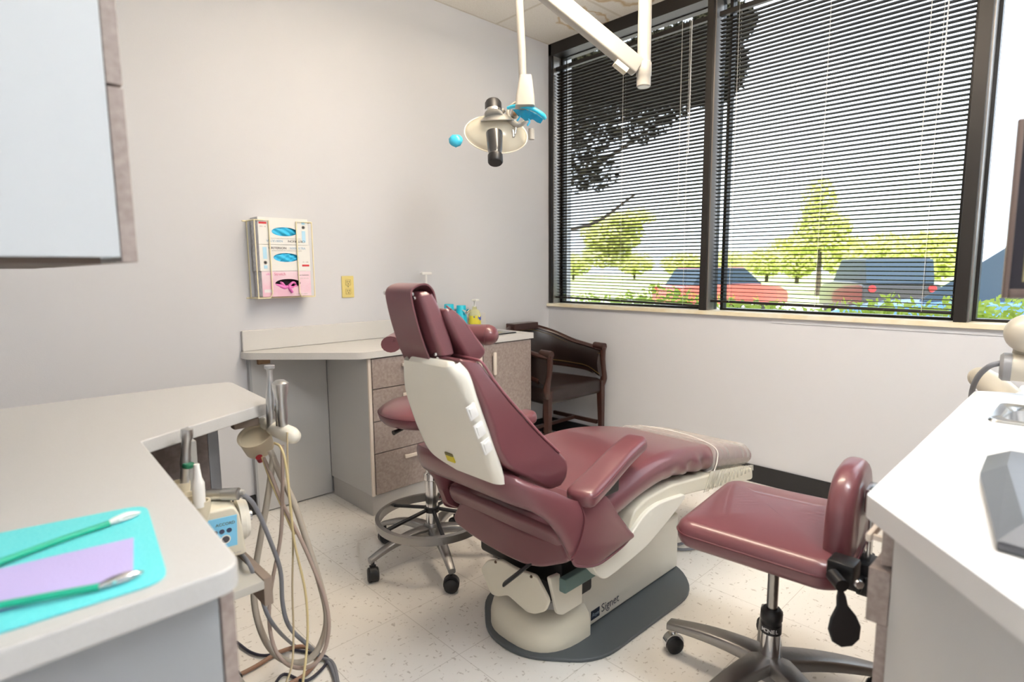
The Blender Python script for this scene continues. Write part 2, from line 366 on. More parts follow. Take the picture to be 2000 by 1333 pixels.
def blind(y0,y1,zb0,zb1,tilt,label,wand):
    t=thing('venetian_blind',(XW+.05,(y0+y1)/2,zb0),label,'blind')
    xc=XW+.048
    box('headrail',(xc-.014,y0,2.566),(xc+.014,y1,2.592),BRONZE,t,bevel=.003)
    bm=bmesh.new(); pitch=.0205; n=int((2.563-zb0-.02)/pitch)
    for i in range(n):
        f=(i+1)/n
        za=2.563-(2.563-zb0-.015)*f; zb=2.563-(2.563-zb1-.015)*f
        prof=[]
        for j in range(5):
            u=-1+j*.5; x=u*.0125; h=.0016*(1-u*u)
            prof.append((x*math.cos(tilt)-h*math.sin(tilt)*0,h+x*math.sin(tilt)))
        va=[bm.verts.new((xc+p[0],y1-.004,za+p[1])) for p in prof]; vb=[bm.verts.new((xc+p[0],y0+.004,zb+p[1])) for p in prof]
        va2=[bm.verts.new((xc+p[0],y1-.004,za+p[1]-.0005)) for p in prof]; vb2=[bm.verts.new((xc+p[0],y0+.004,zb+p[1]-.0005)) for p in prof]
        for j in range(4):
            bm.faces.new((va[j],va[j+1],vb[j+1],vb[j])); bm.faces.new((va2[j],vb2[j],vb2[j+1],va2[j+1]))
        for a,b in ((va,va2),(vb,vb2)):
            for j in range(4): bm.faces.new((a[j],b[j],b[j+1],a[j+1]))
        for k in (0,4): bm.faces.new((va[k],vb[k],vb2[k],va2[k]))
    bm_obj('slats',bm,SLAT,t)
    bm=bmesh.new(); 
    vs=add_box(bm,(xc-.013,y0,-.007),(xc+.013,y1,.007),bevel=.003)
    for v in bm.verts: v.co.z+= zb0 if v.co.y>(y0+y1)/2 else zb1
    bm_obj('bottom_rail',bm,BRONZE,t,40)
    CORD=mat('pale_ladder_cord',(.72,.70,.64),.6)
    L=y1-y0
    for k,fy in enumerate((.1,.5,.9) if L>1.1 else (.12,.88)):
        y=y1-L*fy; zz=zb0+(zb1-zb0)*fy
        bm=bmesh.new()
        for dx in (-.0135,.0135): add_tube(bm,[(xc+dx,y,2.605),(xc+dx,y,zz)],.0009,5)
        bm_obj('ladder_cord',bm,CORD,t)
    wy=y0+.10
    tube('tilt_wand',[(xc-.02,wy,2.60),(xc-.022,wy,1.85)],.003,see_through('clear_wand',(.8,.8,.8),.5),t,8)
    tube('lift_cord',[(xc-.02,wy+.06,2.60),(xc-.021,wy+.06,1.60),(xc-.02,wy+.05,1.56)],.0012,CORD,t,6)
    return t
blind(1.683,2.826,.992,.970,math.radians(-17),'dark mini blind in the left window beside the room corner, lowered','l')
blind(.482,1.622,1.002,.985,math.radians(-11.5),'dark mini blind in the wider middle window, lowered over the parked cars','r')
# ---------------------------------------------------------------- added fill lights, unseen pendants above and behind the camera
FILLW=mat('fill_glow_warm',(.9,.88,.82),.5,emit=((1.0,.85,.68),17.5)); FILLC=mat('fill_glow_cool',(.9,.9,.9),.5,emit=((.94,.97,1.0),19.0))
def fill_fixture(x,y,label,FILLW=FILLW,drop=.0):
    t=thing('fill_light',(x,y,ZC),label,'fill light')
    if drop:
        for s in (-.4,.4): tube('hanger',[(x,y+s,ZC-drop),(x,y+s,ZC)],.006,WPLAS,t,8)
        box('canopy',(x-.05,y-.45,ZC-.02),(x+.05,y+.45,ZC),WPLAS,t,bevel=.004); box('diffuser',(x-.13,y-.58,ZC-drop-.06),(x+.13,y+.58,ZC-drop),FILLW,t,bevel=.02)
    else:
        box('housing',(x-.30,y-.60,ZC-.035),(x+.30,y+.60,ZC),WPLAS,t,bevel=.004)
        box('diffuser',(x-.24,y-.56,ZC-.105),(x+.24,y+.56,ZC-.033),FILLW,t,bevel=.02)
fill_fixture(1.72,1.25,'added fill light hung out of view over the patient chair',FILLW,.16)
fill_fixture(1.25,-.40,'added fill light hung behind the camera',FILLC,.20)
# ================================================================ outside
GZ=-.28
struct(box('ground_lot',(XW+.22,-40,GZ-.1),(24,60,GZ),mat('pale_concrete_lot',(.42,.41,.38),.9,noise=(3,(.50,.49,.46),.4,.6))))
tag(box('lawn',(24,-60,GZ-.1),(140,160,GZ+.02),mat('mown_grass',(.38,.46,.17),.9,noise=(1.2,(.46,.53,.22),.35,.65))),'wide sunlit lawn beyond the parked cars','grass',kind='stuff')
def foliage(name,blobs,n,size,m,parent=None,label=None,cat=None,kind=None):
    """leaf quads scattered through a set of ellipsoids"""
    vs=[];fs=[]; vol=np.array([b[3]*b[4]*b[5] for b in blobs]); pr=vol/vol.sum()
    idx=RNG.choice(len(blobs),n,p=pr)
    for i in idx:
        b=blobs[i]; d=RNG.normal(size=3); d/=np.linalg.norm(d); r=RNG.random()**.33
        c=Vector((b[0]+d[0]*r*b[3],b[1]+d[1]*r*b[4],b[2]+d[2]*r*b[5]))
        a=Vector(RNG.normal(size=3)).normalized(); q=a.orthogonal().normalized(); s=size*(.6+.8*RNG.random())
        k=len(vs); 
        vs+= [c-a*s,c+q*s*.45+Vector((0,0,.1*s)),c+a*s,c-q*s*.45]; fs.append((k,k+1,k+2,k+3))
    me=bpy.data.meshes.new(name); me.from_pydata([tuple(v) for v in vs],[],fs)
    o=finish(name,me,m,parent); 
    if label: tag(o,label,cat,kind=kind)
    return o
def leafmat(name,c,c2):
    m=mat(name,c,.6,noise=(9,c2,.35,.65)); p=m.node_tree.nodes['Principled BSDF']
    n=m.node_tree.nodes; l=m.node_tree.links; tr=n.new('ShaderNodeBsdfTranslucent'); tr.inputs[0].default_value=(c2[0]*1.4,c2[1]*1.4,c2[2],1)
    x=n.new('ShaderNodeMixShader'); x.inputs[0].default_value=.35; l.new(p.outputs[0],x.inputs[1]); l.new(tr.outputs[0],x.inputs[2]); l.new(x.outputs[0],n['Material Output'].inputs[0]); return m
LG=leafmat('lime_leaves',(.24,.34,.05),(.42,.52,.09)); DG=mat('backlit_dark_leaves',(.010,.010,.006),.9,spec=.05,noise=(9,(.020,.019,.010),.35,.65)); YG=leafmat('yellow_green_leaves',(.46,.50,.20),(.58,.60,.28))  # near tree's leaves coloured almost black to paint them backlit and in shade
BARK=mat('bark',(.06,.045,.032),.9)
hb=[(4.25,y,.56+.05*math.sin(y*3.1)+.03*math.sin(y*7.7),.34,.32,.44) for y in np.arange(-1.6,3.6,.28)]
h=foliage('hedge',hb,28000,.030,LG,None,'clipped bright green hedge just outside the windows','hedge')
tube('hedge_stems',[(4.25,-1.6,GZ+.1),(4.25,3.4,GZ+.1)],.02,BARK,h); 
def tree(base,trunk,branches,blobs,n,size,m,label):
    t=thing('tree',base,label,'tree','trees outside the windows')
    bm=bmesh.new(); add_tube(bm,[base]+trunk,[.16,.10,.07],8,4)
    for b in branches: add_tube(bm,b,[.05,.02],6,4)
    bm_obj('trunk',bm,BARK,t,60); foliage('crown',blobs,n,size,m,t); return t
# near dark tree whose canopy hangs over the left window
def E(px): return px
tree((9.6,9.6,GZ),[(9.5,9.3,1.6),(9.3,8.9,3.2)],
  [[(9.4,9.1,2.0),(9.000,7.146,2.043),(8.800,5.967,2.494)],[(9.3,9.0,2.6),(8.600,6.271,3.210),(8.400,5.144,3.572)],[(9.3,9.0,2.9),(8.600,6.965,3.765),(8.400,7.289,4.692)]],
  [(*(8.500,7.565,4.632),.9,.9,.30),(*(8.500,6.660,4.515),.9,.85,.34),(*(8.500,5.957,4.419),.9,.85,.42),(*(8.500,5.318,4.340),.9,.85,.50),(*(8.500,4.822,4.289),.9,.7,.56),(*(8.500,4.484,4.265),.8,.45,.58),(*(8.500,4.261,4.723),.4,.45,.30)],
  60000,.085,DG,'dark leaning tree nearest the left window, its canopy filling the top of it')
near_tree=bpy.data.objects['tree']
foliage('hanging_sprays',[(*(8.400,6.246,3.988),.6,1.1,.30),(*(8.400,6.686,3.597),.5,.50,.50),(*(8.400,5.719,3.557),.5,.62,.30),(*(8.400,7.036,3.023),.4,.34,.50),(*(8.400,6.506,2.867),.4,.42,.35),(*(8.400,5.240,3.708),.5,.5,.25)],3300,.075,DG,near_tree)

tree((21.0,20.5,GZ),[(21,20.5,1.0),(21,20.4,2.2)],[],[(*(21.000,15.395,2.707),1.4,1.4,.85),(*(21.000,15.659,1.895),1.1,1.1,.7),(*(21.000,14.347,3.360),1.1,1.0,.35)],4600,.12,YG,'bushy yellow-green tree on the lawn seen through the left window')
tree((32.0,(32.000,10.487,1.782)[1],GZ+.025),[(32.000,10.487,1.782),(32.000,10.544,3.326)],[],[(*(32.000,10.640,4.225),.8,.9,1.5),(*(32.000,10.441,3.192),1.1,1.4,.9),(*(32.000,10.791,2.464),1.2,2.3,.55)],3600,.15,YG,'slender yellow-green tree behind the cars in the middle window')
# far tree line, one crown and trunk each
k=0
for (px,py,rx,rz) in ((1130,508,5,1.2),(1330,500,4,1.4),(1480,498,5,1.8),(1560,482,4,2.2),(1680,478,4,2.0),(1760,468,5,2.6),(1840,462,5,2.8),(1420,505,4,1.0)):
    pass
def far(p,ry,rz,lab):
    t=thing('far_tree',(p[0],p[1],GZ+.025),lab,'tree','trees along the far edge of the lawn')
    rz=(p[2]-GZ-.6)/2; tube('trunk',[(p[0],p[1],GZ+.025),(p[0],p[1],p[2]-rz)],.2,BARK,t,6)
    foliage('crown',[(p[0],p[1],GZ+.6+rz,ry*.8,ry,rz)],1500,.27,YG,t)
FL='pale green tree in the line along the far edge of the lawn'
for p_,r_ in (((62.000,51.865,3.488),3.0),((70.000,47.297,3.624),3.0),((60.000,34.037,3.036),2.8),((66.000,31.493,3.294),3.2),((60.000,24.593,3.238),2.4),((55.000,19.839,3.431),1.8),((60.000,17.368,3.840),2.3),((50.000,11.606,3.642),2.6),((46.000,8.348,3.524),2.4)): far(p_,r_,0,FL)
# parked cars
GLASSC=mat('car_glass',(.03,.05,.075),.4,.0,.3); TYRE=mat('tyre',(.02,.02,.02),.7)
def car(loc,rz,L,W,H,paint,label,boxy=0):
    t=tag(empty('car',loc,rz),label,'car','cars parked outside')
    # local: x length, y width, z up; side profile
    b=H*.60
    prof=[(-L/2,.28),(-L/2,b*.95),(-L/2+.12,b),( -L*.36,b+.03),(-L*(.30-.05*boxy),b+.05),(L*.18,b+.04),(L*.42,b-.06),(L/2-.05,b-.22),(L/2,.45),(L/2-.03,.28)]
    roof=[(-L*(.40+.07*boxy),b),(-L*(.30+.13*boxy),H-.03),(-L*.12,H),(L*.08,H-.02),(L*.26,b+.02)]
    Mx=t.matrix_world.copy()
    def pr(n,poly,y0,y1,m,bev,rc=.05): return prism(n,poly,'y',y0,y1,m,t,bevel=bev,mtx=Mx,rc=rc)
    pr('body',prof,-W/2,W/2,paint,.08); pr('cabin',roof,-W/2+.12,W/2-.12,GLASSC,.10)
    pr('roof',[(roof[1][0]+.02,H-.06),(roof[1][0]+.1,H+.005),(roof[3][0],H+.005),(roof[3][0]+.1,H-.08)],-W/2+.15,W/2-.15,paint,.03,0)
    for sx in (-.31,.31):
        for sy in (-1,1):
            c=Mx@Vector((sx*L,sy*(W/2-.12),.32)); lathe('wheel',[(0,-.1),(.2,-.1),(.32,-.09),(.33,0),(.32,.09),(.2,.1),(0,.1)],c,TYRE,t,direction=Mx.to_3x3()@Vector((0,1,0)),seg=20)
    for sy in (-1,1):
        c=Mx@Vector((-L/2-.01,sy*(W/2-.22),b-.12)); lathe('tail_light',[(0,0),(.09,0),(.09,.03),(0,.03)],c,mat('red_lens',(.5,.02,.02),.2),t,direction=Mx.to_3x3()@Vector((-1,0,0)),seg=12)
RED=mat('red_car_paint',(.50,.10,.075),.3,coat=.6); DKP=mat('charcoal_car_paint',(.018,.018,.02),.3,coat=.6); WHP=mat('pale_blue_car_paint',(.07,.16,.34),.3,coat=.4)
car((19.2,9.45,GZ),math.radians(-24),4.4,1.75,1.50,RED,'red car parked behind the mullion between the two blinds')
car((19.4,4.85,GZ),math.radians(34),3.7,1.85,1.70,DKP,'dark sport utility vehicle seen through the middle window',1)
car((8.8,.35,GZ),math.radians(90),4.6,1.9,1.75,WHP,'pale blue vehicle close outside the right window',1)
# ================================================================ back counter along the wall
CT=.815
t=thing('base_cabinet',(1.94,2.6,0),'taupe fronted base cabinet against the back wall under the sink','cabinet')
bm=bmesh.new()
for a_,b_ in (((1.385,2.425,.10),(1.403,YW-.026,CT-.032)),((2.467,2.425,.10),(2.485,YW-.013,CT-.032)),((1.403,2.425,.10),(2.467,YW-.026,.118)),((1.403,YW-.034,.118),(2.467,YW-.026,CT-.032)),((1.403,2.425,CT-.06),(2.467,2.443,CT-.032)),((1.838,2.443,.118),(1.856,YW-.034,CT-.032)),((1.403,2.427,.118),(2.467,2.43,CT-.06))): add_box(bm,a_,b_)
bm_obj('carcass',bm,CAB,t)
box('toe_kick',(1.385,2.42,0),(2.485,2.82,.10),mat('grey_toe_kick',(.46,.45,.44),.5),t,bevel=.002)
box('cream_edge',(1.385,2.414,.10),(1.40,2.425,CT-.034),HAND,t)
def pull_bar(p,a,b,z,dep=.03):
    bm=bmesh.new(); add_box(bm,(a,2.385,z-.009),(b,2.397,z+.009),bevel=.005); add_box(bm,(a+.008,2.395,z-.006),(a+.022,2.41,z+.006)); add_box(bm,(b-.022,2.395,z-.006),(b-.008,2.41,z+.006)); return bm_obj('handle',bm,HAND,p,40)
zz=[.104,.311,.470,.629,.778]
for i in range(4):
    d=box('drawer',(1.402,2.406,zz[i]+.002),(1.845,2.425,zz[i+1]-.002),TAUPE,t,bevel=.0015)
    pull_bar(d,1.56,1.70,(zz[i+1]-.045))
for a,b,hx in ((1.849,2.100,2.065),(2.104,2.483,2.174)):
    d=box('door',(a,2.406,.106),(b,2.425,.776),TAUPE,t,bevel=.0015)
    bm=bmesh.new(); add_box(bm,(hx-.011,2.383,.60),(hx+.011,2.397,.73),bevel=.005); add_box(bm,(hx-.006,2.395,.61),(hx+.006,2.41,.622)); add_box(bm,(hx-.006,2.395,.708),(hx+.006,2.41,.72)); bm_obj('handle',bm,HAND,d,40)
# knee space panel under the shelf
t=thing('back_panel',(1.2,YW-.02,0),'pale grey panel closing the knee space below the back worktop','panel')
box('panel',(1.0,YW-.022,.008),(1.384,YW-.001,CT-.032),CAB,t)
box('cream_edge',(.99,YW-.03,.008),(1.0,YW-.001,CT-.032),mat('panel_edge_grey',(.40,.41,.42),.5),t)
box('wooden_bracket',(1.03,YW-.047,CT-.066),(1.085,YW-.023,CT-.033),mat('bare_brown_wood',(.22,.13,.08),.7,noise=(30,(.32,.2,.12),.4,.6)),t)
t=thing('worktop',(1.7,2.6,CT),'pale laminate worktop along the back wall with a cut away left corner','worktop')
# top with the sink opening
def worktop_hole(name,outer,hole,z0,z1,m,parent,bev=.004):
    bm=bmesh.new()
    for z,s in ((z1,1),(z0,-1)):
        pass
    ov=[bm.verts.new((p[0],p[1],z1)) for p in outer]; hv=[bm.verts.new((p[0],p[1],z1)) for p in hole]
    es=[bm.edges.new((ov[i],ov[(i+1)%len(ov)])) for i in range(len(ov))]+[bm.edges.new((hv[i],hv[(i+1)%len(hv)])) for i in range(len(hv))]
    bmesh.ops.triangle_fill(bm,edges=es,use_beauty=True)
    r=bmesh.ops.extrude_face_region(bm,geom=bm.faces[:]); bmesh.ops.translate(bm,vec=(0,0,z0-z1),verts=[v for v in r['geom'] if isinstance(v,bmesh.types.BMVert)])
    return bm_obj(name,bm,m,parent,30)
outer=round_poly([(.965,YW-.001),(.965,2.79),(1.345,2.395),(2.50,2.395),(2.50,YW-.001)],[0,.04,.03,.01,0])
HX0,HX1,HY0,HY1=2.02,2.44,2.46,2.76
hole=round_poly([(HX0,HY0),(HX1,HY0),(HX1,HY1),(HX0,HY1)],.04)
worktop_hole('countertop',outer,hole,CT-.032,CT,LAM,t)
box('backsplash',(.972,YW-.02,CT),(2.51,YW-.001,CT+.10),LAM,t,bevel=.006)
def sink(name,x0,x1,y0,y1,z,dep,label,parentless=True):
    s=thing(name,((x0+x1)/2,(y0+y1)/2,z),label,'sink')
    bm=bmesh.new(); P=[]
    def ring(d,zz,rc): return [bm.verts.new((p[0],p[1],zz)) for p in round_poly([(x0-d,y0-d),(x1+d,y0-d),(x1+d,y1+d),(x0-d,y1+d)],rc,6)]
    R=[ring(.025,z+.001,.03),ring(.022,z+.006,.03),ring(.004,z+.006,.05),ring(-.006,z-.004,.05),ring(-.02,z-dep+.03,.06),ring(-.04,z-dep,.06)]
    for a,b in zip(R,R[1:]):
        for j in range(len(a)): bm.faces.new((a[j],a[(j+1)%len(a)],b[(j+1)%len(a)],b[j]))
    bm.faces.new(R[-1]); bm_obj('basin',bm,STEEL,s,40)
    lathe('drain',[(0,0),(.03,0),(.035,.004),(.02,.005),(0,.003)],((x0+x1)/2,(y0+y1)/2,z-dep+.001),CHROME,s)
    return s
sink('sink',2.05,2.41,2.49,2.72,CT,.15,'stainless steel sink let into the back worktop')
t=thing('faucet',(2.16,2.80,CT),'chrome tap with two levers behind the back sink','faucet')
lathe('body',[(0,0),(.03,0),(.028,.015),(.018,.03),(.014,.09),(0,.1)],(2.16,2.80,CT),CHROME,t)
tube('spout',[(2.16,2.80,CT+.08),(2.165,2.76,CT+.135),(2.18,2.69,CT+.14),(2.185,2.65,CT+.125)],.010,CHROME,t,10,5)
lathe('lever',[(0,0),(.016,0),(.014,.03),(.010,.10),(.016,.145),(.014,.165),(0,.17)],(2.03,2.80,CT),CHROME,t)
tube('lever',[(2.26,2.80,CT),(2.26,2.80,CT+.08),(2.29,2.75,CT+.14)],[.014,.009,.014],CHROME,t,10,4)
for p in ((2.001,2.790,1.143),):
    t=thing('soap_dispenser',(p[0],2.79,CT),'tall white pump bottle behind the headrest','soap dispenser')
    x=p[0]; lathe('bottle',[(0,0),(.036,0),(.038,.02),(.038,.16),(.03,.19),(.013,.205),(0,.21)],(x,2.79,CT),WPLAS,t)
    tube('pump_stem',[(x,2.79,CT+.2),(x,2.79,CT+.355)],.0075,WPLAS,t,10)
    box('pump_head',(x-.035,2.775,CT+.352),(x+.035,2.805,CT+.368),WPLAS,t,bevel=.005)
CYAN=mat('cyan_cup_plastic',(.015,.55,.72),.45); 
def cup(x,y,lab,hh=.105,flare=1):
    t=tag(lathe('paper_cup',[(0,0),(.028,0),(.038,hh-.004),(.0395,hh),(.0365,hh),(.027,.004),(0,.004)][::1],(x,y,CT),CYAN),lab,'cup'); return t
def cup_inv(p,lab,hh=.13):
    return tag(lathe('cup',[(.040,0),(.040,.004),(.028,hh),(.026,hh+.003),(0,hh+.003),(0,hh),(.025,hh-.002),(.037,0)],p,CYAN),lab,'cup','cyan cups upside down beside the tap')
cup_inv((*(2.112,2.720,0.976)[:2],CT),'upside down cyan cup nearer the headrest, left of the tap spout',.175)
cup_inv((*(2.188,2.700,0.955)[:2],CT),'upside down cyan cup behind the tap spout, beside the soap bottle',.165)
p=(2.344,2.760,0.963)
t=thing('soap_bottle',(p[0],2.76,CT),'clear pump bottle of yellow hand soap beside the cyan cups','bottle')
lathe('bottle',[(0,0),(.036,0),(.038,.01),(.038,.10),(.030,.125),(.014,.135),(.013,.15),(0,.15)],(p[0],2.76,CT),see_through('clear_soap',(.95,.95,.75),.45,c=(.85,.85,.5)),t)
bm=bmesh.new(); add_lathe(bm,[(.0385,.02),(.0387,.021),(.0387,.094),(.0385,.095)],(p[0],2.76,CT)); bm_obj('label',bm,mat('soap_label',(.82,.70,.06),.5,noise=(26,(.05,.10,.50),.52,.56)),t,60)
tube('pump_stem',[(p[0],2.76,CT+.14),(p[0],2.76,CT+.19)],.006,WPLAS,t); box('pump_head',(p[0]-.016,2.725,CT+.185),(p[0]+.012,2.772,CT+.197),WPLAS,t,bevel=.004)
# ================================================================ glove boxes in a wire rack, outlet
WIRE=mat('cream_wire',(.82,.74,.50),.4)
yf=YW-.092
t=thing('wire_rack',(1.17,YW,1.06),'cream wire rack of glove boxes on the back wall','rack')
bm=bmesh.new(); r=.0032
xl,xr=1.030,1.305; zb,zt=1.068,1.43; xm1,xm2=1.096,1.228; yo=yf-.006
for pa in ([(xl-.02,YW-.002,zt),(xl,YW-.002,zt),(xl,yo,zt),(xm1,yo,zt-.0),(xm1,yo,zt-.3),(xm1,yo,zb+.02),(xm1-.012,yo,zb),(xl,yo,zb),(xl,YW-.002,zb),(xl-.02,YW-.002,zb)],
           [(xr+.02,YW-.002,zt),(xr,YW-.002,zt),(xr,yo,zt),(xm2,yo,zt),(xm2,yo,zb+.02),(xm2+.012,yo,zb),(xr,yo,zb),(xr,YW-.002,zb),(xr+.02,YW-.002,zb)],
           [(xl,yo,zt),(xl,yo,zb)],[(xr,yo,zt),(xr,yo,zb)],[(xl,YW-.004,zt),(xl,YW-.004,zb)],[(xr,YW-.004,zt),(xr,YW-.004,zb)],[(xl,YW-.01,zb),(xr,YW-.01,zb)],[(xl,yo+.03,zb),(xr,yo+.03,zb)]):
    add_tube(bm,pa,r,8)
bm_obj('wire_frame',bm,WIRE,t,50)
WB_=mat('white_card',(.80,.80,.78),.5); WG=mat('grey_card_side',(.55,.56,.62),.5,noise=(60,(.72,.73,.76),.4,.6)); BLUEG=mat('blue_glove',(.04,.55,.90),.5,bump=(60,1.0)); PINKB=mat('pink_card',(.80,.50,.62),.5,noise=(7,(.86,.74,.80),.35,.65)); PINKG=mat('pink_glove',(.78,.20,.55),.45); DARKH=mat('box_interior',(.05,.04,.045),.8)
LBLUE=mat('light_blue_print',(.45,.72,.90),.5); DTXT=mat('dark_print',(.10,.10,.11),.5); BTXT=mat('grey_blue_print',(.32,.48,.62),.5); REDP=mat('red_print',(.65,.04,.05),.5); PTXT=mat('pink_print',(.78,.30,.45),.5); GTXT=mat('faint_print',(.50,.47,.45),.5)
def glove_box(z0,z1,x0,x1,m,label,kind,up=1):
    cx=(x0+x1)/2; cz=(z0+z1)/2
    b=thing('glove_box',(cx,YW-.045,z0),label,'box of gloves')
    el=[(cx+.004+.062*math.cos(a),cz+.002*up+.021*math.sin(a)) for a in [2*math.pi*i/36 for i in range(36)]]
    bm=bmesh.new(); y=yf
    # front face with a real oval opening
    ov=[bm.verts.new((p[0],y,p[1])) for p in ((x0,z0),(x1,z0),(x1,z1),(x0,z1))]; hv=[bm.verts.new((p[0],y,p[1])) for p in el]
    es=[bm.edges.new((ov[i],ov[(i+1)%4])) for i in range(4)]+[bm.edges.new((hv[i],hv[(i+1)%36])) for i in range(36)]
    bmesh.ops.triangle_fill(bm,edges=es,use_beauty=True)
    r=bmesh.ops.extrude_face_region(bm,geom=bm.faces[:]); bmesh.ops.translate(bm,vec=(0,.0015,0),verts=[v for v in r['geom'] if isinstance(v,bmesh.types.BMVert)])
    for a,c in (((x0,y+.0015,z0),(x0+.0015,YW-.006,z1)),((x1-.0015,y+.0015,z0),(x1,YW-.006,z1)),((x0,y+.0015,z0),(x1,YW-.006,z0+.0015)),((x0,y+.0015,z1-.0015),(x1,YW-.006,z1)),((x0,YW-.0075,z0),(x1,YW-.006,z1))): add_box(bm,a,c)
    bm_obj('carton',bm,m,b)
    box('carton_end',(x0-.001,y+.002,z0+.001),(x0+.0004,YW-.008,z1-.001),WG,b)
    def T(body,x,z,s,mm,bold=False,sx=1):
        up_=1 if up>0 else -1
        text('lettering',body,s,frame3((x,y-.0004,z),(up_,0,0),(0,0,up_)),mm,b,bold,sx=sx)
    def bar(n,xa,xb,za,zb_,mm): box(n,(xa,y-.0006,za),(xb,y,zb_),mm,b)
    if kind=='blue':
        s=up
        T('CRITERION',cx-.048*s+.012,cz+.046*s,.0145,DTXT,True,1.15); T('N300 ULTRA',cx+.054*s+.008,cz+.046*s,.0145,BTXT,True,.95)
        T('NITRILE POWDER FREE EXAMINATION GLOVES',cx+.008,cz+.034*s,.0068,GTXT)
        xs=cx-.097*s
        bar('printed_stripe',xs-.009,xs+.009,cz-.005*s if s>0 else cz-.05,cz+.05 if s>0 else cz+.005,LBLUE)
        bar('printed_stripe',xs-.008,xs+.008,min(cz-.035*s,cz-.05*s),max(cz-.035*s,cz-.05*s),LBLUE)
        lathe('printed_seal',[(.0085,0),(.0085,.0006),(.0065,.0006),(.0065,0)],(xs,y,cz-.022*s),GTXT,b,direction=(0,-1,0)); T('N',xs,cz-.022*s,.011,DTXT,True)
        rx=cx+.098*s; bar('printed_red_label',rx-.018,rx+.018,cz-.036*s-.0045,cz-.036*s+.0045,REDP)
        T('M  100',rx,cz-.020*s,.010,GTXT)
        # gloves bulging behind the opening
        bm=bmesh.new(); bmesh.ops.create_icosphere(bm,subdivisions=4,radius=1)
        for v in bm.verts:
            q=v.co.copy(); v.co=Vector((cx+q.x*.075,y+.024+q.y*.023+.004*math.sin(q.x*9+q.z*7)+(.004*math.sin(q.x*14-q.z*9) if up>0 else 0),cz+q.z*.033))
        bm_obj('gloves',bm,BLUEG,b,80)
    else:
        T('ultra',cx-.085,z1-.013,.0155,PINKG); T('Stretch',cx-.033,z1-.0135,.019,PTXT,True)
        T('Latex Examination',cx+.082,z1-.019,.0075,DTXT); T('Gloves 100 count',cx+.085,z1-.035,.0065,GTXT); T('powder free  medium',cx+.07,z0+.010,.0065,GTXT)
        bar('printed_swirl',x0+.008,x0+.045,z0+.02,z0+.035,mat('pale_print',(.82,.78,.80),.5))
        box('dark_inside',(x0+.004,y+.03,z0+.003),(x1-.004,y+.034,z1-.003),DARKH,b)
        bm=bmesh.new()
        add_tube(bm,[(cx-.055,y+.012,cz-.002),(cx-.035,y+.006,cz-.010),(cx-.012,y+.004,cz-.018),(cx+.002,y-.002,cz-.012)],[.004,.009,.010,.006],8,4)
        add_tube(bm,[(cx-.03,y+.01,cz+.010),(cx-.022,y+.008,cz+.001),(cx-.01,y+.006,cz-.014)],[.003,.008,.006],8,4)
        add_tube(bm,[(cx+.045,y+.014,cz-.001),(cx+.03,y+.006,cz+.006),(cx+.008,y+.002,cz-.012),(cx+.012,y-.007,cz-.028),(cx+.020,y-.007,cz-.043)],[.007,.009,.010,.009,.007],8,4,flat=(1,.6))
        add_tube(bm,[(cx+.008,y+.002,cz-.012),(cx+.03,y+.004,cz-.018),(cx+.05,y+.012,cz-.010)],[.006,.005,.006],8,4)
        bm_obj('gloves',bm,PINKG,b,80)
glove_box(1.320,1.445,1.048,1.288,WB_,'white box of blue gloves turned upside down, topmost in the wire rack','blue',-1)
glove_box(1.195,1.3185,1.048,1.292,WB_,'white box of blue gloves in the middle of the wire rack','blue',1)
glove_box(1.0735,1.1935,1.053,1.290,PINKB,'pink box with pink gloves poking out, lowest in the wire rack','pink',1)
t=thing('wall_outlet',(1.538,YW,1.108),'yellowed double power outlet on the back wall','power outlet')
ALM=mat('almond_plastic',(.72,.60,.22),.4)
box('cover_plate',(1.502,YW-.006,1.05),(1.573,YW-.0005,1.166),ALM,t,bevel=.003)
for z in (1.132,1.084):
    o=box('socket',(1.523,YW-.009,z-.016),(1.553,YW-.005,z+.016),mat('almond_socket',(.66,.54,.20),.4),t,bevel=.004)
    for dx in (-.006,.006): box('slot',(1.538+dx-.001,YW-.0096,z-.001),(1.538+dx+.001,YW-.0088,z+.008),DARKH,o)
    lathe('ground_hole',[(0,0),(.0025,0),(.0025,.0008),(0,.0008)],(1.538,YW-.0088,z-.008),DARKH,o,direction=(0,-1,0),seg=10)
lathe('screw',[(0,0),(.003,0),(.002,.0012),(0,.0013)],(1.538,YW-.006,1.108),CHROME,t,direction=(0,-1,0),seg=10)
# ================================================================ patient chair
t=chair=thing('dental_chair',(1.6,1.25,0),'maroon dental patient chair with cream shell in the middle of the room','dental chair')
prism('base_plate',[(1.155,1.17),(1.31,.985),(1.86,.975),(2.0,1.11),(2.0,1.39),(1.87,1.525),(1.31,1.515),(1.155,1.33)],'z',0,.012,GREYP,t,bevel=.004,rc=.09)
# rounded front dome
bm=bmesh.new(); R=[]
def sup(a,b,n,k=40): return [(math.copysign(abs(math.cos(q))**(2/n),math.cos(q))*a,math.copysign(abs(math.sin(q))**(2/n),math.sin(q))*b) for q in [2*math.pi*i/k for i in range(k)]]
for d,z in ((0,.012),(0,.055),(.008,.085),(.028,.108),(.06,.122),(.10,.128)):
    R.append([bm.verts.new((min(1.385+x,1.392),1.252+y,z)) for x,y in sup(.205-d,.168-d*.9,2.7)])
for a,b in zip(R,R[1:]):
    for j in range(40): bm.faces.new((a[j],a[(j+1)%40],b[(j+1)%40],b[j]))
bm.faces.new(R[-1]); bm.faces.new(R[0][::-1]); bm_obj('base_cover',bm,CREAM,t,60)
lathe('swivel_ring',[(0,.12),(.135,.12),(.135,.142),(.128,.15),(.12,.15),(.118,.165),(0,.165)],(1.365,1.252,0),GREYR,t)
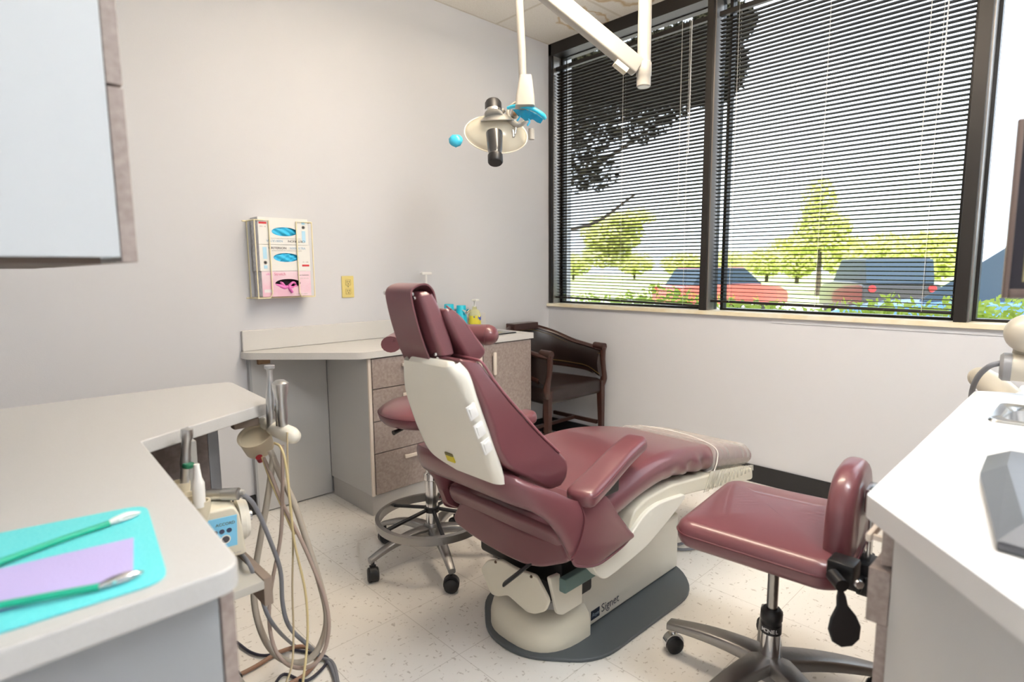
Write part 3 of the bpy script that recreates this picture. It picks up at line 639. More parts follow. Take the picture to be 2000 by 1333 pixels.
pl=prism('plinth',[(1.375,1.075+.035),(1.99,1.11),(1.99,1.40),(1.375,1.40)],'z',.012,.235,mat('cream_plinth',(.66,.64,.57),.4),t,bevel=.012,rc=.03)
y=1.1095
box('logo_plate',(1.425,y-.0012,.034),(1.47,y+.0005,.066),mat('navy_logo',(.006,.012,.03),.3),pl)
text('lettering','Royal',.018,frame3((1.4475,y-.0014,.05),(1,0,0),(0,0,1)),mat('pale_print2',(.30,.36,.42),.5),pl,shear=.35)
text('lettering','Signet',.042,frame3((1.53,y-.0008,.052),(1,0,0),(0,0,1)),DTXT,pl)
# mechanism below the seat
box('mechanism',(1.22,1.06,.24),(1.46,1.43,.33),BLKM,t,bevel=.012)
box('mechanism',(1.27,1.10,.15),(1.42,1.40,.26),BLKM,t,bevel=.01)
tube('pedal',[(1.160,1.121,0.335),(1.140,1.155,0.298),(1.120,1.201,0.250)],[.012,.016,.016],BLK,t,8,3,flat=(1,.35))
f1=[(1.370,0.215),(1.336,0.256),(1.270,0.281),(1.208,0.277),(1.157,0.283),(1.120,0.288),(1.095,0.260),(1.067,0.229),(1.083,0.190),(1.125,0.163),(1.157,0.155),(1.195,0.164),(1.241,0.175),(1.288,0.150),(1.321,0.145)]
prism('link_cover',f1,'x',1.170,1.184,CREAM,t,bevel=.004,rc=.012)
f2=[(1.176,0.299),(1.244,0.292),(1.329,0.239),(1.328,0.155),(1.235,0.156),(1.212,0.170)]
prism('link_cover',f2,'y',1.068,1.082,mat('cream_flap',(.70,.67,.58),.4),t,bevel=.004,rc=.01)
for px in ((1.168,1.292,0.268),(1.168,1.134,0.281)):
    lathe('bolt',[(0,0),(.005,0),(.004,.003),(0,.004)],px,mat('brown_bolt',(.12,.08,.05),.4,.6),t,direction=(-1,0,0),seg=10)
box('side_panel',(1.19,1.02,.262),(1.36,1.045,.305),TEALG,t,bevel=.004)
# leg rest beam and curved seat shell
beam=[(1.473,0.363),(1.505,0.421),(1.569,0.445),(1.655,0.447),(1.727,0.449),(1.996,0.416),(2.384,0.349),(2.394,0.292),(2.062,0.347),(1.820,0.385),(1.690,0.392),(1.572,0.348)]
prism('leg_frame',beam,'y',1.0,1.43,CREAM,t,bevel=.012,rc=.02)
sh=[(1.264,0.347),(1.282,0.309),(1.327,0.262),(1.418,0.270),(1.551,0.289),(1.655,0.325),(1.733,0.356),(1.800,0.388),(1.792,0.401),(1.697,0.412),(1.616,0.418),(1.547,0.408),(1.484,0.373),(1.452,0.355),(1.351,0.336)]
prism('seat_shell',sh,'y',.985,1.50,IVORY,t,bevel=.022,rc=.03,seg=4)
# seat and leg cushion
def wr(o,amp,x0,x1):
    for v in o.data.vertices:
        if x0<v.co.x<x1 and v.co.z<.50:
            w=math.sin((v.co.x-x0)/(x1-x0)*math.pi); v.co.y+= (-1 if v.co.y<1.25 else 1)*amp*w*math.sin(v.co.x*62+v.co.z*45)
seat=slab('seat_cushion',[((1.16,.40),(1.13,.475),.985,1.51),((1.30,.415),(1.28,.50),.985,1.51),((1.42,.438),(1.405,.525),.985,1.505),((1.55,.460),(1.545,.552),.99,1.50),((1.70,.468),(1.70,.560),.995,1.485),((1.86,.448),(1.88,.538),1.0,1.47),((2.02,.418),(2.06,.50),1.01,1.45),((2.18,.390),(2.22,.462),1.02,1.43),((2.33,.362),(2.355,.430),1.025,1.42),((2.435,.345),(2.45,.402),1.03,1.41)],VINYL,t,r=.038,dome=.022,capr=.03,sides=14,smooth=70)
wr(seat,.008,1.66,2.08)
COVER=see_through('clear_plastic_cover',(.97,.95,.93),.30,.12,(.85,.83,.80))
cv=slab('clear_cover',[((2.02,.411),(2.06,.510),1.0,1.46),((2.18,.383),(2.22,.472),1.012,1.44),((2.33,.355),(2.355,.440),1.018,1.43),((2.41,.345),(2.425,.418),1.022,1.42)],COVER,t,r=.04,dome=.022,capr=.01,sides=14,smooth=70)
for v in cv.data.vertices: v.co.z+=.004*math.sin(v.co.x*90+v.co.y*17)*max(0,min(1,(v.co.z-.36)*20)); v.co.y+=.003*math.sin(v.co.x*120)
sk=bmesh.new(); A=[];B=[]
for i in range(60):
    f=i/59; x=2.0+f*.40; a=(x,.994+.012*f+.005*math.sin(i*1.7),.43-.075*f); b=(x-.04*(1-f),1.0+.004*math.sin(i*1.3),.43-.075*f-.075+.055*f)
    A.append(sk.verts.new(a)); B.append(sk.verts.new(b))
for i in range(59): sk.faces.new((A[i],A[i+1],B[i+1],B[i]))
o=bm_obj('cover_skirt',sk,see_through('clear_plastic_skirt',(.97,.96,.93),.33,.15,(.9,.88,.8)),t,70)
md=o.modifiers.new('t','SOLIDIFY'); md.thickness=.001
tube('cover_seam',[(2.02,.993,.425),(2.045,.994,.46),(2.06,1.01,.503),(2.062,1.10,.527),(2.062,1.23,.534),(2.062,1.36,.526)],.0022,see_through('plastic_seam',(1,1,1),.6,.1,(.95,.92,.88)),t,6,5)
# hip wrap: band sweeping round the rear of the seat
half_t=[(.975,1.25,.665),(.975,1.12,.665),(.99,1.055,.662),(1.04,1.01,.635),(1.11,.982,.60),(1.18,.966,.562),(1.285,.960,.552),(1.36,.960,.468),(1.435,.964,.388)]
half_b=[(1.01,1.25,.575),(1.01,1.12,.575),(1.02,1.055,.57),(1.055,1.005,.55),(1.10,.982,.50),(1.135,.966,.435),(1.165,.962,.385),(1.26,.960,.350),(1.425,.964,.370)]
def band(name,T,B,m,parent,thick=.03,n=6,rows=8,bulge=.012,ysum=2.5):
    T=crom(T,n);B=crom(B,n); T=[Vector(v) for v in T];B=[Vector(v) for v in B]
    T=[Vector((v.x,ysum-v.y,v.z)) for v in T[:0:-1]]+T; B=[Vector((v.x,ysum-v.y,v.z)) for v in B[:0:-1]]+B
    bm=bmesh.new(); cols=[]; N=len(T)
    for i in range(N):
        t_=(T[min(i+1,N-1)]-T[max(i-1,0)]); u=(T[i]-B[i]).normalized(); nn=t_.cross(u).normalized()
        c=Vector((1.35,ysum/2,.5)); 
        if nn.dot(T[i]-c)<0: nn=-nn
        col=[]
        for k in range(rows+1):
            f=k/rows; p=B[i].lerp(T[i],f); e=math.sin(f*math.pi)**.5; col.append(p+nn*(bulge*e))
        for k in range(rows,-1,-1):
            f=k/rows; p=B[i].lerp(T[i],f*.94+.03); col.append(p-nn*(thick*(.6+.4*math.sin(f*math.pi))))
        cols.append([bm.verts.new(q) for q in col])
    M_=len(cols[0])
    for a,b in zip(cols,cols[1:]):
        for j in range(M_): bm.faces.new((a[j],a[(j+1)%M_],b[(j+1)%M_],b[j]))
    bm.faces.new(cols[0][::-1]); bm.faces.new(cols[-1]); return bm_obj(name,bm,m,parent,60)
band('hip_wrap',half_t,half_b,VINYL,t)
for s in (0,1):
    P=[(1.18,.962,.562),(1.188,.950,.52),(1.178,.948,.48),(1.155,.951,.43),(1.140,.956,.415)]
    P2=[(1.15,.962,.405),(1.172,.961,.379),(1.26,.960,.350),(1.36,.961,.357),(1.42,.963,.370),(1.436,.964,.384)]
    if s: P=[(x,2.5-y,z) for x,y,z in P]; P2=[(x,2.5-y,z) for x,y,z in P2]
    tube('seam',P,.0026,VDARK,t,6,5); tube('piping',P2,.004,VINYL,t,8,5)
# seat pan wrap seen from behind
bk=[(1.448,0.430),(1.387,0.435),(1.288,0.431),(1.142,0.425),(1.060,0.432),(1.002,0.449),(0.973,0.400),(0.987,0.383),(1.080,0.335),(1.143,0.318),(1.243,0.315),(1.314,0.318),(1.403,0.328),(1.475,0.342),(1.488,0.363)]
prism('seat_pan_wrap',bk,'x',1.15,1.42,VINYL,t,bevel=.02,rc=.02,seg=4,smooth=60)
# inner rear of the seat between wrap and pan
box('seat_rear_pad',(1.175,1.03,.36),(1.30,1.47,.53),VINYL,t,bevel=.03,seg=4)
# back support upholstery below the shell
slab('back_lining',[((.985,.69),(1.06,.69),1.10,1.35),((1.02,.61),(1.10,.59),1.08,1.42),((1.06,.555),(1.16,.53),1.06,1.43)],VINYL,t,r=.02,capr=.02)
# arm rests
def arm(sgn,name='arm_rest'):
    Y=lambda v: v if sgn>0 else 2.5-v
    a=empty('tmp',(0,0,0)); bpy.data.objects.remove(a)
    bm=bmesh.new()
    C=[Vector(v) for v in crom([(1.205,Y(.972),.568),(1.30,Y(.985),.590),(1.41,Y(.998),.622),(1.515,Y(1.012),.642)],6)]
    n=len(C); rings=[]; K=5
    idx=[(0,s) for s in range(K)]+[(i,None) for i in range(1,n-1)]+[(n-1,s) for s in range(K-1,-1,-1)]
    for i,s in idx:
        tt=(C[min(i+1,n-1)]-C[max(i-1,0)]).normalized(); sd=tt.cross(Vector((0,0,1))).normalized(); up=sd.cross(tt)
        hw,ht=.046-.006*i/(n-1),.024; sh_,ps=0,Vector()
        if s is not None:
            q=(s+.3)/K*math.pi/2; rr=.028; sh_=rr*(1-math.sin(q)); ps=tt*(-rr*math.cos(q) if i==0 else rr*math.cos(q))
        rings.append([bm.verts.new(C[i]+ps+sd*x+up*z) for x,z in rrect(hw-sh_,ht-sh_*.5,.018-sh_*.3)])
    for a,b in zip(rings,rings[1:]):
        m_=len(a)
        for j in range(m_): bm.faces.new((a[j],a[(j+1)%m_],b[(j+1)%m_],b[j]))
    bm.faces.new(rings[0][::-1]); bm.faces.new(rings[-1]); o=bm_obj(name,bm,VINYL,t,60)
    tube('piping',[(1.185,Y(.942),.574),(1.21,Y(.926),.578),(1.30,Y(.940),.600),(1.41,Y(.956),.632),(1.51,Y(.972),.650)],.0022,VDARK,o,6,5)
    box('arm_bracket',(1.30,Y(.99)-.015,.53),(1.385,Y(.99)+.015,.59),BLK,t,bevel=.006)
arm(1); arm(-1)
# back rest cushion
slab('back_cushion',[((.846,.984),(.914,.968),1.055,1.275),((.876,.933),(.953,.918),1.047,1.30),((.901,.880),(.998,.865),1.041,1.335),((.930,.804),(1.053,.808),1.037,1.36),((.950,.740),(1.112,.751),1.036,1.385),((.990,.685),(1.182,.688),1.036,1.41),((1.055,.640),(1.224,.645),1.038,1.45),((1.12,.600),(1.232,.60),1.045,1.475),((1.165,.572),(1.218,.572),1.055,1.46)],VINYL,t,r=.016,capr=.022,sides=8,smooth=65)
pp=[(.918,1.055,.965),(.951,1.047,.916),(.995,1.040,.863),(1.050,1.036,.806),(1.108,1.035,.748),(1.181,1.036,.683)]
tube('piping',[(.912,1.26,.970),(.917,1.18,.974),(.914,1.08,.972)]+pp,.0035,mat('maroon_piping',(.30,.10,.12),.3,coat=.3),t,8,5)
# cream shell behind the back
shp=[((.815,.968),(.862,.982),1.062,1.255),((.832,.935),(.880,.945),1.045,1.285),((.862,.87),(.905,.88),1.045,1.325),((.890,.80),(.935,.805),1.045,1.338),((.918,.735),(.965,.735),1.045,1.342),((.945,.672),(.99,.668),1.048,1.325),((.960,.640),(1.0,.632),1.052,1.22)]
shell=slab('back_shell',shp,IVORY,t,r=.022,capr=.03,sides=8,smooth=60)
for (px,py,yy),lab in (((0.874,1.043,0.853),1),((0.896,1.043,0.804),0),((0.920,1.045,0.757),0)):
    Mx=frame3((px,py,yy),(math.cos(math.radians(-68)),0,math.sin(math.radians(-68))),(math.cos(math.radians(22)),0,math.sin(math.radians(22))))
    bm=bmesh.new(); add_box(bm,(-.019,-.0145,-.004),(.019,.0145,.002),mtx=Mx,bevel=.002); s_=bm_obj('switch_bezel',bm,WPLAS,t,40)
    bm=bmesh.new(); Q=Mx@Matrix.Rotation(math.radians(8),4,'Y'); add_box(bm,(-.014,-.010,-.005),(.014,.010,.0045),mtx=Q,bevel=.002); bm_obj('rocker_switch',bm,WPLAS,s_,40)
p=(0.940,1.218,0.680); Mx=frame3((p[0]-.002,p[1],p[2]+.004),(0,-1,0),(-.36,0,.93))
bm=bmesh.new(); add_box(bm,(-.016,-.014,-.002),(.016,.006,.002),mtx=Mx); bm_obj('warning_sticker',bm,mat('yellow_sticker',(.65,.55,.02),.5),shell)
bm=bmesh.new(); add_box(bm,(-.016,.006,-.002),(.016,.014,.002),mtx=Mx); bm_obj('warning_sticker_band',bm,mat('brown_sticker',(.16,.13,.04),.5),shell)
lathe('screw',[(0,0),(.006,0),(.005,.003),(0,.004)],(0.850,1.131,0.956),CHROME,shell,direction=(-.3,0,1),seg=12)
# headrest
h0=[((.802,1.138),(.842,1.143),1.150,1.295),((.815,1.09),(.862,1.097),1.140,1.310),((.835,1.02),(.885,1.025),1.132,1.312),((.856,.972),(.898,.975),1.130,1.312)]
hr=slab('headrest_pad',h0,VINYL,t,r=.012,capr=.02,sides=5,smooth=60)
for q in ((.797,1.135,1.168),(.797,1.135,1.29),(.848,.985,1.150),(.848,.985,1.295)):
    lathe('chrome_rivet',[(0,0),(.0055,0),(.0045,.003),(0,.004)],(q[0],q[2],q[1]),CHROME,hr,direction=(-1,0,-.25),seg=12)
    lathe('chrome_rivet',[(0,0),(.0045,0),(.0035,.003),(0,.0035)],(q[0]+.0035,q[2]-.004,q[1]-.010),CHROME,hr,direction=(-1,0,-.25),seg=12)
slab('headrest_front_pad',[((.862,1.092),(.884,1.100),1.130,1.335),((.870,1.062),(.916,1.072),1.120,1.35),((.892,1.015),(.952,1.026),1.115,1.36),((.925,.965),(.984,.987),1.115,1.36),((.945,.948),(.986,.970),1.122,1.35)],VINYL,t,r=.011,capr=.012,sides=6,smooth=60)
tube('piping',[(.884,1.15,1.103),(.912,1.123,1.069),(.947,1.117,1.022),(.978,1.117,.985)],.0028,mat('maroon_piping2',(.30,.10,.12),.3,coat=.3),t,6,5)
# strap looped over the headrest
bm=bmesh.new(); path=[(.868,1.11),(.858,1.141),(.838,1.157),(.812,1.155),(.793,1.143),(.792,1.12),(.806,1.06),(.826,1.0),(.848,.95)]
P2=[Vector((a,0,b)) for a,b in path]; P2=crom(P2,5); rr=[]
for i,p in enumerate(P2):
    tt=(P2[min(i+1,len(P2)-1)]-P2[max(i-1,0)]).normalized(); nn=Vector((tt.z,0,-tt.x))
    f=i/(len(P2)-1); ya,yb=(1.168-.008*f,1.272+.006*f)
    rr.append([bm.verts.new((p.x+nn.x*k_,y_,p.z+nn.z*k_)) for y_,k_ in ((ya,.002),(yb,.002),(yb,-.002),(ya,-.002))])
for a,b in zip(rr,rr[1:]):
    for j in range(4): bm.faces.new((a[j],a[(j+1)%4],b[(j+1)%4],b[j]))
bm.faces.new(rr[0]); bm.faces.new(rr[-1][::-1]); bm_obj('headrest_strap',bm,VINYL,t,50)
box('headrest_mount',(.87,1.17,.93),(.90,1.28,1.0),BLK,t,bevel=.006)
# ================================================================ stools
def caster(c,ang,parent,r=.027,wmat=BLK,hood=None):
    d=Vector((math.cos(ang),math.sin(ang),0)); ax=Vector((-d.y,d.x,0)); o=Vector((c[0],c[1],r))
    bm=bmesh.new()
    add_lathe(bm,[(0,-.022),(r*.8,-.022),(r,-.018),(r,-.005),(r*.6,-.004),(r*.6,.004),(r,.005),(r,.018),(r*.8,.022),(0,.022)],o,ax,20)
    w_=bm_obj('caster',bm,wmat,parent,40)
    bm=bmesh.new(); add_lathe(bm,[(0,-.012),(r*1.12,-.012),(r*1.12,.012),(0,.012)],o+Vector((0,0,.006)),ax,20)
    add_tube(bm,[o+Vector((0,0,.01)),o+Vector((0,0,r+.03))],.007,8); bm_obj('caster_hood',bm,hood or BLK,w_,40); return w_
def star(center,angs,R_,zc,ze,m,parent,w=.045,h=.028,arch=.02):
    for a in angs:
        d=Vector((math.cos(a),math.sin(a),0)); s=Vector((-d.y,d.x,0)); bm=bmesh.new(); rings=[]
        for i in range(11):
            f=i/10; rad=.02+(R_+.015-.02)*f; z=zc+(ze-zc)*f**1.6+arch*math.sin(f*math.pi)*.6; ww=(w*(1-.45*f))/2; hh=h*(1.15-.45*f)/2
            c=Vector((center[0],center[1],0))+d*rad+Vector((0,0,z))
            rings.append([bm.verts.new(c+s*x+Vector((0,0,q))) for x,q in rrect(ww,hh,.006,2)])
        for a_,b_ in zip(rings,rings[1:]):
            for j in range(len(a_)): bm.faces.new((a_[j],a_[(j+1)%len(a_)],b_[(j+1)%len(a_)],b_[j]))
        bm.faces.new(rings[0][::-1]); bm.faces.new(rings[-1]); bm_obj('base_arm',bm,m,parent,50)
# assistant's stool
c1=(1.345,1.875)
t=thing('round_stool',(*c1,0),'round maroon stool with foot ring and torso bar behind the chair back','stool')
A5=[math.radians(176+72*i) for i in range(5)]
star(c1,A5,.27,.13,.085,ALU,t,w=.05)
for a in A5: caster((c1[0]+.272*math.cos(a),c1[1]+.272*math.sin(a)),a+1.2,t)
lathe('hub',[(0,.07),(.034,.07),(.036,.15),(.028,.16),(0,.16)],(*c1,0),ALU,t)
lathe('gas_column',[(0,.15),(.025,.15),(.025,.34),(.031,.345),(.031,.37),(.022,.375),(.022,.40),(.031,.405),(.031,.42),(.014,.43),(.014,.60),(0,.60)],(*c1,0),CHROME,t)
lathe('column_ring',[(.0255,0),(.031,.002),(.031,.022),(.0255,.024)],(*c1,.205),BLK,t)
bm=bmesh.new(); rr=[]
for i in range(64):
    a=2*math.pi*i/64; rr.append([bm.verts.new((c1[0]+rad*math.cos(a),c1[1]+rad*math.sin(a),z)) for rad,z in ((.212,.163),(.228,.165),(.230,.195),(.213,.197))])
for i in range(64):
    a=rr[i];b=rr[(i+1)%64]
    for j in range(4): bm.faces.new((a[j],a[(j+1)%4],b[(j+1)%4],b[j]))
bm_obj('foot_ring',bm,ALU,t,50)
bm=bmesh.new()
for i in range(5):
    a=math.radians(30+72*i); add_tube(bm,[(c1[0]+.03*math.cos(a),c1[1]+.03*math.sin(a),.215),(c1[0]+.215*math.cos(a),c1[1]+.215*math.sin(a),.18)],.008,8)
bm_obj('foot_ring_spokes',bm,BLK,t,50)
lathe('seat',[(0,0),(.155,0),(.185,.004),(.198,.018),(.203,.035),(.200,.048),(.190,.058),(.17,.070),(.12,.082),(.06,.087),(0,.088)],(*c1,.595),VINYL,t,seg=48,smooth=70)
bm=bmesh.new(); add_tube(bm,[(c1[0]+.2025*math.cos(2*math.pi*i/40),c1[1]+.2025*math.sin(2*math.pi*i/40),.638) for i in range(40)],.0025,6,closed=True); bm_obj('seam',bm,VDARK,t,60)
tube('height_lever',[(c1[0]-.02,c1[1],.592),(c1[0]-.13,c1[1]-.02,.588),(c1[0]-.19,c1[1]-.03,.582)],[.005,.005,.010],BLK,t,8,3)
box('seat_plate',(c1[0]-.08,c1[1]-.08,.580),(c1[0]+.08,c1[1]+.08,.598),BLKM,t,bevel=.004)
tube('bar_post',[(c1[0]+.06,c1[1]+.1,.585),(c1[0]+.12,c1[1]+.235,.60),(c1[0]+.10,c1[1]+.25,.75),(c1[0]+.07,c1[1]+.20,.90)],.010,CHROME,t,10,5)
BP=[(1.175,1.875,.915),(1.23,1.93,.916),(1.31,2.00,.917),(1.41,2.035,.917),(1.52,2.01,.916),(1.61,1.94,.914),(1.655,1.86,.912)]
bm=bmesh.new(); add_tube(bm,BP,[.034,.036,.036,.036,.038,.046,.05],16,5,flat=(1.1,.92)); bar=bm_obj('torso_bar',bm,VINYL,t,60)
bmx=bmesh.new(); bmesh.ops.create_uvsphere(bmx,u_segments=20,v_segments=12,radius=1,matrix=Matrix.Translation((1.652,1.866,.912))@Matrix.Diagonal((.05,.055,.046,1))); bm_obj('torso_bar_end',bmx,VINYL,t,60)
tube('seam',[(1.172,1.85,.935),(1.20,1.88,.925),(1.225,1.885,.89),(1.235,1.885,.882)],.002,VDARK,t,6,4)
# operator's stool
c2=(1.55,.58)
t=thing('operator_stool',(*c2,0),'maroon cushioned stool with square seat and low back in front of the right counter','stool')
A5=[math.radians(95+72*i) for i in range(5)]
star(c2,A5,.285,.105,.085,ALU,t,w=.07,h=.034,arch=.012)
for i,a in enumerate(A5): caster((c2[0]+.285*math.cos(a),c2[1]+.285*math.sin(a)),a+.9,t,hood=CHROME if i==0 else BLK)
lathe('hub',[(0,.06),(.04,.06),(.042,.115),(.032,.125),(0,.125)],(*c2,0),ALU,t)
lathe('gas_column',[(0,.10),(.026,.10),(.026,.238),(.0,.238)],(*c2,0),CHROME,t)
cb=lathe('column_collar',[(.0262,.19),(.0275,.19),(.0275,.215),(.0262,.215),(.0262,.225),(.0285,.228),(.0285,.25),(.022,.258),(.012,.258),(.0,.258)],(*c2,0),BLK,t)
d=Vector((-.9,-.44,0)).normalized(); 
LM=mat('white_print',(.75,.75,.75),.4)
for i,ch in enumerate('MONEL'):
    a=math.atan2(-.58,-1.55)+(i-2)*.33-.1
    n_=Vector((math.cos(a),math.sin(a),0)); text('lettering',ch,.015,frame3(Vector((*c2,.2025))+n_*.0279,(-n_.y,n_.x,0),(0,0,1)),LM,cb,True)
lathe('piston',[(0,.24),(.0145,.24),(.0145,.455),(0,.455)],(*c2,0),mat('worn_steel',(.35,.34,.33),.25,1.0,bump=(60,.3)),t)
rot=Matrix.Translation((*c2,0))@Matrix.Rotation(math.radians(6),4,'Z')
cushion('seat',[(-.215,.175),(-.225,-.16),(-.19,-.205),(.19,-.205),(.225,-.16),(.215,.175),(.18,.205),(-.18,.205)],.456,.530,VINYL,t,r=.034,dome=.007,mtx=rot,rc=.10)
sm=[rot@Vector((x,y,.498)) for x,y in round_poly([(-.215,.175),(-.225,-.16),(-.19,-.205),(.19,-.205),(.225,-.16),(.215,.175),(.18,.205),(-.18,.205)],.10,6)]
bm=bmesh.new(); add_tube(bm,sm,.0028,6,closed=True); bm_obj('seam',bm,VDARK,t,60)
bm=bmesh.new(); add_box(bm,(-.10,-.22,.425),(.10,.10,.450),mtx=rot,bevel=.006); add_box(bm,(-.06,-.24,.405),(.06,-.10,.448),mtx=rot,bevel=.008); add_box(bm,(-.05,-.27,.395),(.03,-.20,.475),mtx=rot,bevel=.006)
bm_obj('seat_mechanism',bm,BLKM,t,40)
# paddle lever
pd=[(0,0),(.010,-.03),(.012,-.05),(.028,-.075),(.036,-.10),(.030,-.128),(.012,-.142),(-.012,-.142),(-.030,-.128),(-.036,-.10),(-.028,-.075),(-.012,-.05),(-.010,-.03)]
# back rest upright, slider and pad
bm=bmesh.new(); add_box(bm,(-.022,-.222,.40),(.022,-.214,.655),mtx=rot,bevel=.001); bm_obj('back_upright',bm,STEEL,t,40)
bm=bmesh.new(); add_box(bm,(-.035,-.235,.60),(.035,-.205,.66),mtx=rot,bevel=.004); bm_obj('back_clamp',bm,STEEL,t,40)
bp=[(-.14,.535),(-.16,.60),(-.15,.70),(-.11,.76),(-.05,.785),(.05,.785),(.11,.76),(.15,.70),(.16,.60),(.14,.53),(.06,.485),(-.06,.485)]
ob=cushion('backrest',[(x,z-.64) for x,z in bp],0,.06,VINYL,t,r=.026,dome=.008,mtx=rot@Matrix.Translation((0,-.200,.568))@Matrix.Rotation(math.radians(90),4,'X')@Matrix.Rotation(math.pi,4,'Y')@Matrix.Translation((0,0,-.0)),rc=.05)
p=(1.292,0.348,0.528)
Mx=frame3(p,(.719,-.694,.10),(.10,.05,1))
prism('tilt_lever',[(x*.95,y*.95) for x,y in pd],'z',-.004,.004,BLK,t,bevel=.003,mtx=Mx)
bm=bmesh.new(); q=Vector((1.322,0.347,0.533)); add_box(bm,(q.x+.005,q.y-.015,q.z-.022),(q.x+.06,q.y+.04,q.z+.022),bevel=.006)
add_lathe(bm,[(0,-.01),(.014,-.01),(.014,.03),(0,.03)],p,(.7,.7,.1),16); bm_obj('lever_housing',bm,BLKM,t,40)
lathe('bolt',[(0,0),(.009,0),(.008,.005),(0,.006)],(1.266,0.307,0.553),STEEL,t,direction=(-.7,-.7,.1),seg=12)
# ================================================================ armchair in the corner
WOOD=mat('dark_red_mahogany',(.034,.011,.008),.35,coat=.25,noise=(14,(.055,.018,.012),.35,.7)); LEATH=mat('dark_brown_leather',(.016,.009,.008),.32,coat=.15,noise=(5,(.026,.014,.012),.35,.7),bump=(160,.25)); BRASS=mat('aged_brass',(.35,.24,.09),.35,.9)
t=thing('armchair',(2.75,2.52,0),'dark wood and leather club armchair tucked into the room corner','armchair')
yo=-.03
def Lg(x,y,x2,y2,w=.042,z1=.44): 
    bm=bmesh.new(); q=bmesh.ops.create_cube(bm,size=1)['verts']
    for v in bm.verts:
        top=v.co.z>0; s_=w if top else w*.62; v.co=Vector(((x if top else x2)+v.co.x*s_,(y if top else y2)+v.co.y*s_,z1 if top else 0))
    return bm_obj('leg',bm,WOOD,t)
Lg(2.475,2.315,2.47,2.305,z1=.46); Lg(3.035,2.315,3.04,2.305,z1=.46); Lg(2.56,2.72,2.545,2.76); Lg(2.95,2.72,2.965,2.76)
box('stretcher',(2.48,2.335,.16),(2.50,2.72,.185),WOOD,t); box('stretcher',(3.015,2.335,.16),(3.035,2.72,.185),WOOD,t); box('stretcher',(2.50,2.52,.162),(3.02,2.54,.183),WOOD,t)
cushion('seat',[(2.46,2.30),(3.05,2.30),(3.02,2.68),(2.90,2.77),(2.62,2.77),(2.49,2.68)],.37,.475,LEATH,t,r=.035,dome=.028,rc=.05)
# horseshoe back: rail, apron, leather panels
def hs(z,off=0): 
    return [(2.475+off,2.305,z[0]),(2.462+off,2.42,z[1]),(2.47+off,2.56,z[2]),(2.53+off*.8,2.70-off*.6,z[3]),(2.64+off*.3,2.79-off,z[4]),(2.755,2.815-off,z[5]),(2.87-off*.3,2.79-off,z[4]),(2.98-off*.8,2.70-off*.6,z[3]),(3.04-off,2.56,z[2]),(3.048-off,2.42,z[1]),(3.035-off,2.305,z[0])]
tz=(.665,.680,.705,.760,.80,.805)
bm=bmesh.new(); P=crom(hs(tz),6); add_tube(bm,P,.021,8,flat=(1.15,.8)); bm_obj('top_rail',bm,WOOD,t,50)
box('rail_block',(2.63,2.745,.785),(2.88,2.83,.832),WOOD,t,bevel=.006)
bz=(.485,.525,.535,.545,.55,.55)
bm=bmesh.new(); P2=crom(hs(bz,.004),6); add_tube(bm,P2[4:-4],.017,8,flat=(.8,1.2)); bm_obj('lower_rail',bm,WOOD,t,50)
bm=bmesh.new(); ro=[];ri=[]
A=crom(hs(tz,.0),6);B=crom(hs(bz,.004),6); c=Vector((2.755,2.45,0))
for k,(a,b) in enumerate(zip(A,B)):
    col=[]
    for f in (0,.25,.5,.75,1):
        p_=Vector(b).lerp(Vector(a),f); n_=(c-p_); n_.z=0; n_.normalize(); col.append((p_,n_,math.sin(f*math.pi)))
    ro.append([bm.verts.new(p_+n_*(.014+.022*s_)) for p_,n_,s_ in col]); ri.append([bm.verts.new(p_-n_*(.006+.008*s_)) for p_,n_,s_ in col])
for L in (ro,ri):
    for a,b in zip(L,L[1:]):
        for j in range(4): bm.faces.new((a[j],a[j+1],b[j+1],b[j]))
for i in (0,-1):
    for j in range(4): bm.faces.new((ro[i][j],ro[i][j+1],ri[i][j+1],ri[i][j]))
bm_obj('back_panel',bm,LEATH,t,60)
for s_ in (2.475,3.035):
    sx=1 if s_>2.7 else -1
    bm=bmesh.new(); pts=[(s_,2.30,.68),(s_+.0*sx,2.298,.60),(s_+.012*sx,2.30,.53),(s_+.022*sx,2.305,.47),(s_+.008*sx,2.31,.42)]
    add_tube(bm,pts,[.022,.018,.018,.024,.02],8,4); add_tube(bm,[(s_,2.285,.682),(s_,2.37,.69)],[.028,.022],8); bm_obj('arm_post',bm,WOOD,t,50)
for x in (2.60,2.91): box('back_post',(x-.014,2.75,.44),(x+.014,2.778,.56),WOOD,t)
bm=bmesh.new()
for P_,dz in ((crom(hs(tz,.0),18),-.026),(crom(hs(bz,.004),18),.020)):
    for q in P_[::1]:
        n_=(c-q); n_.z=0; n_.normalize(); o_=Vector(q)+n_*.020+Vector((0,0,dz)); bmesh.ops.create_icosphere(bm,subdivisions=1,radius=.0042,matrix=Matrix.Translation(o_))
for s_ in (2.487,3.023):
    for i in range(14): bmesh.ops.create_icosphere(bm,subdivisions=1,radius=.0042,matrix=Matrix.Translation((s_,2.318,.51+i*.0115)))
tag(bm_obj('nail_heads',bm,BRASS,t),kind='stuff')
t.scale.x=.93; t.location.x+=.038
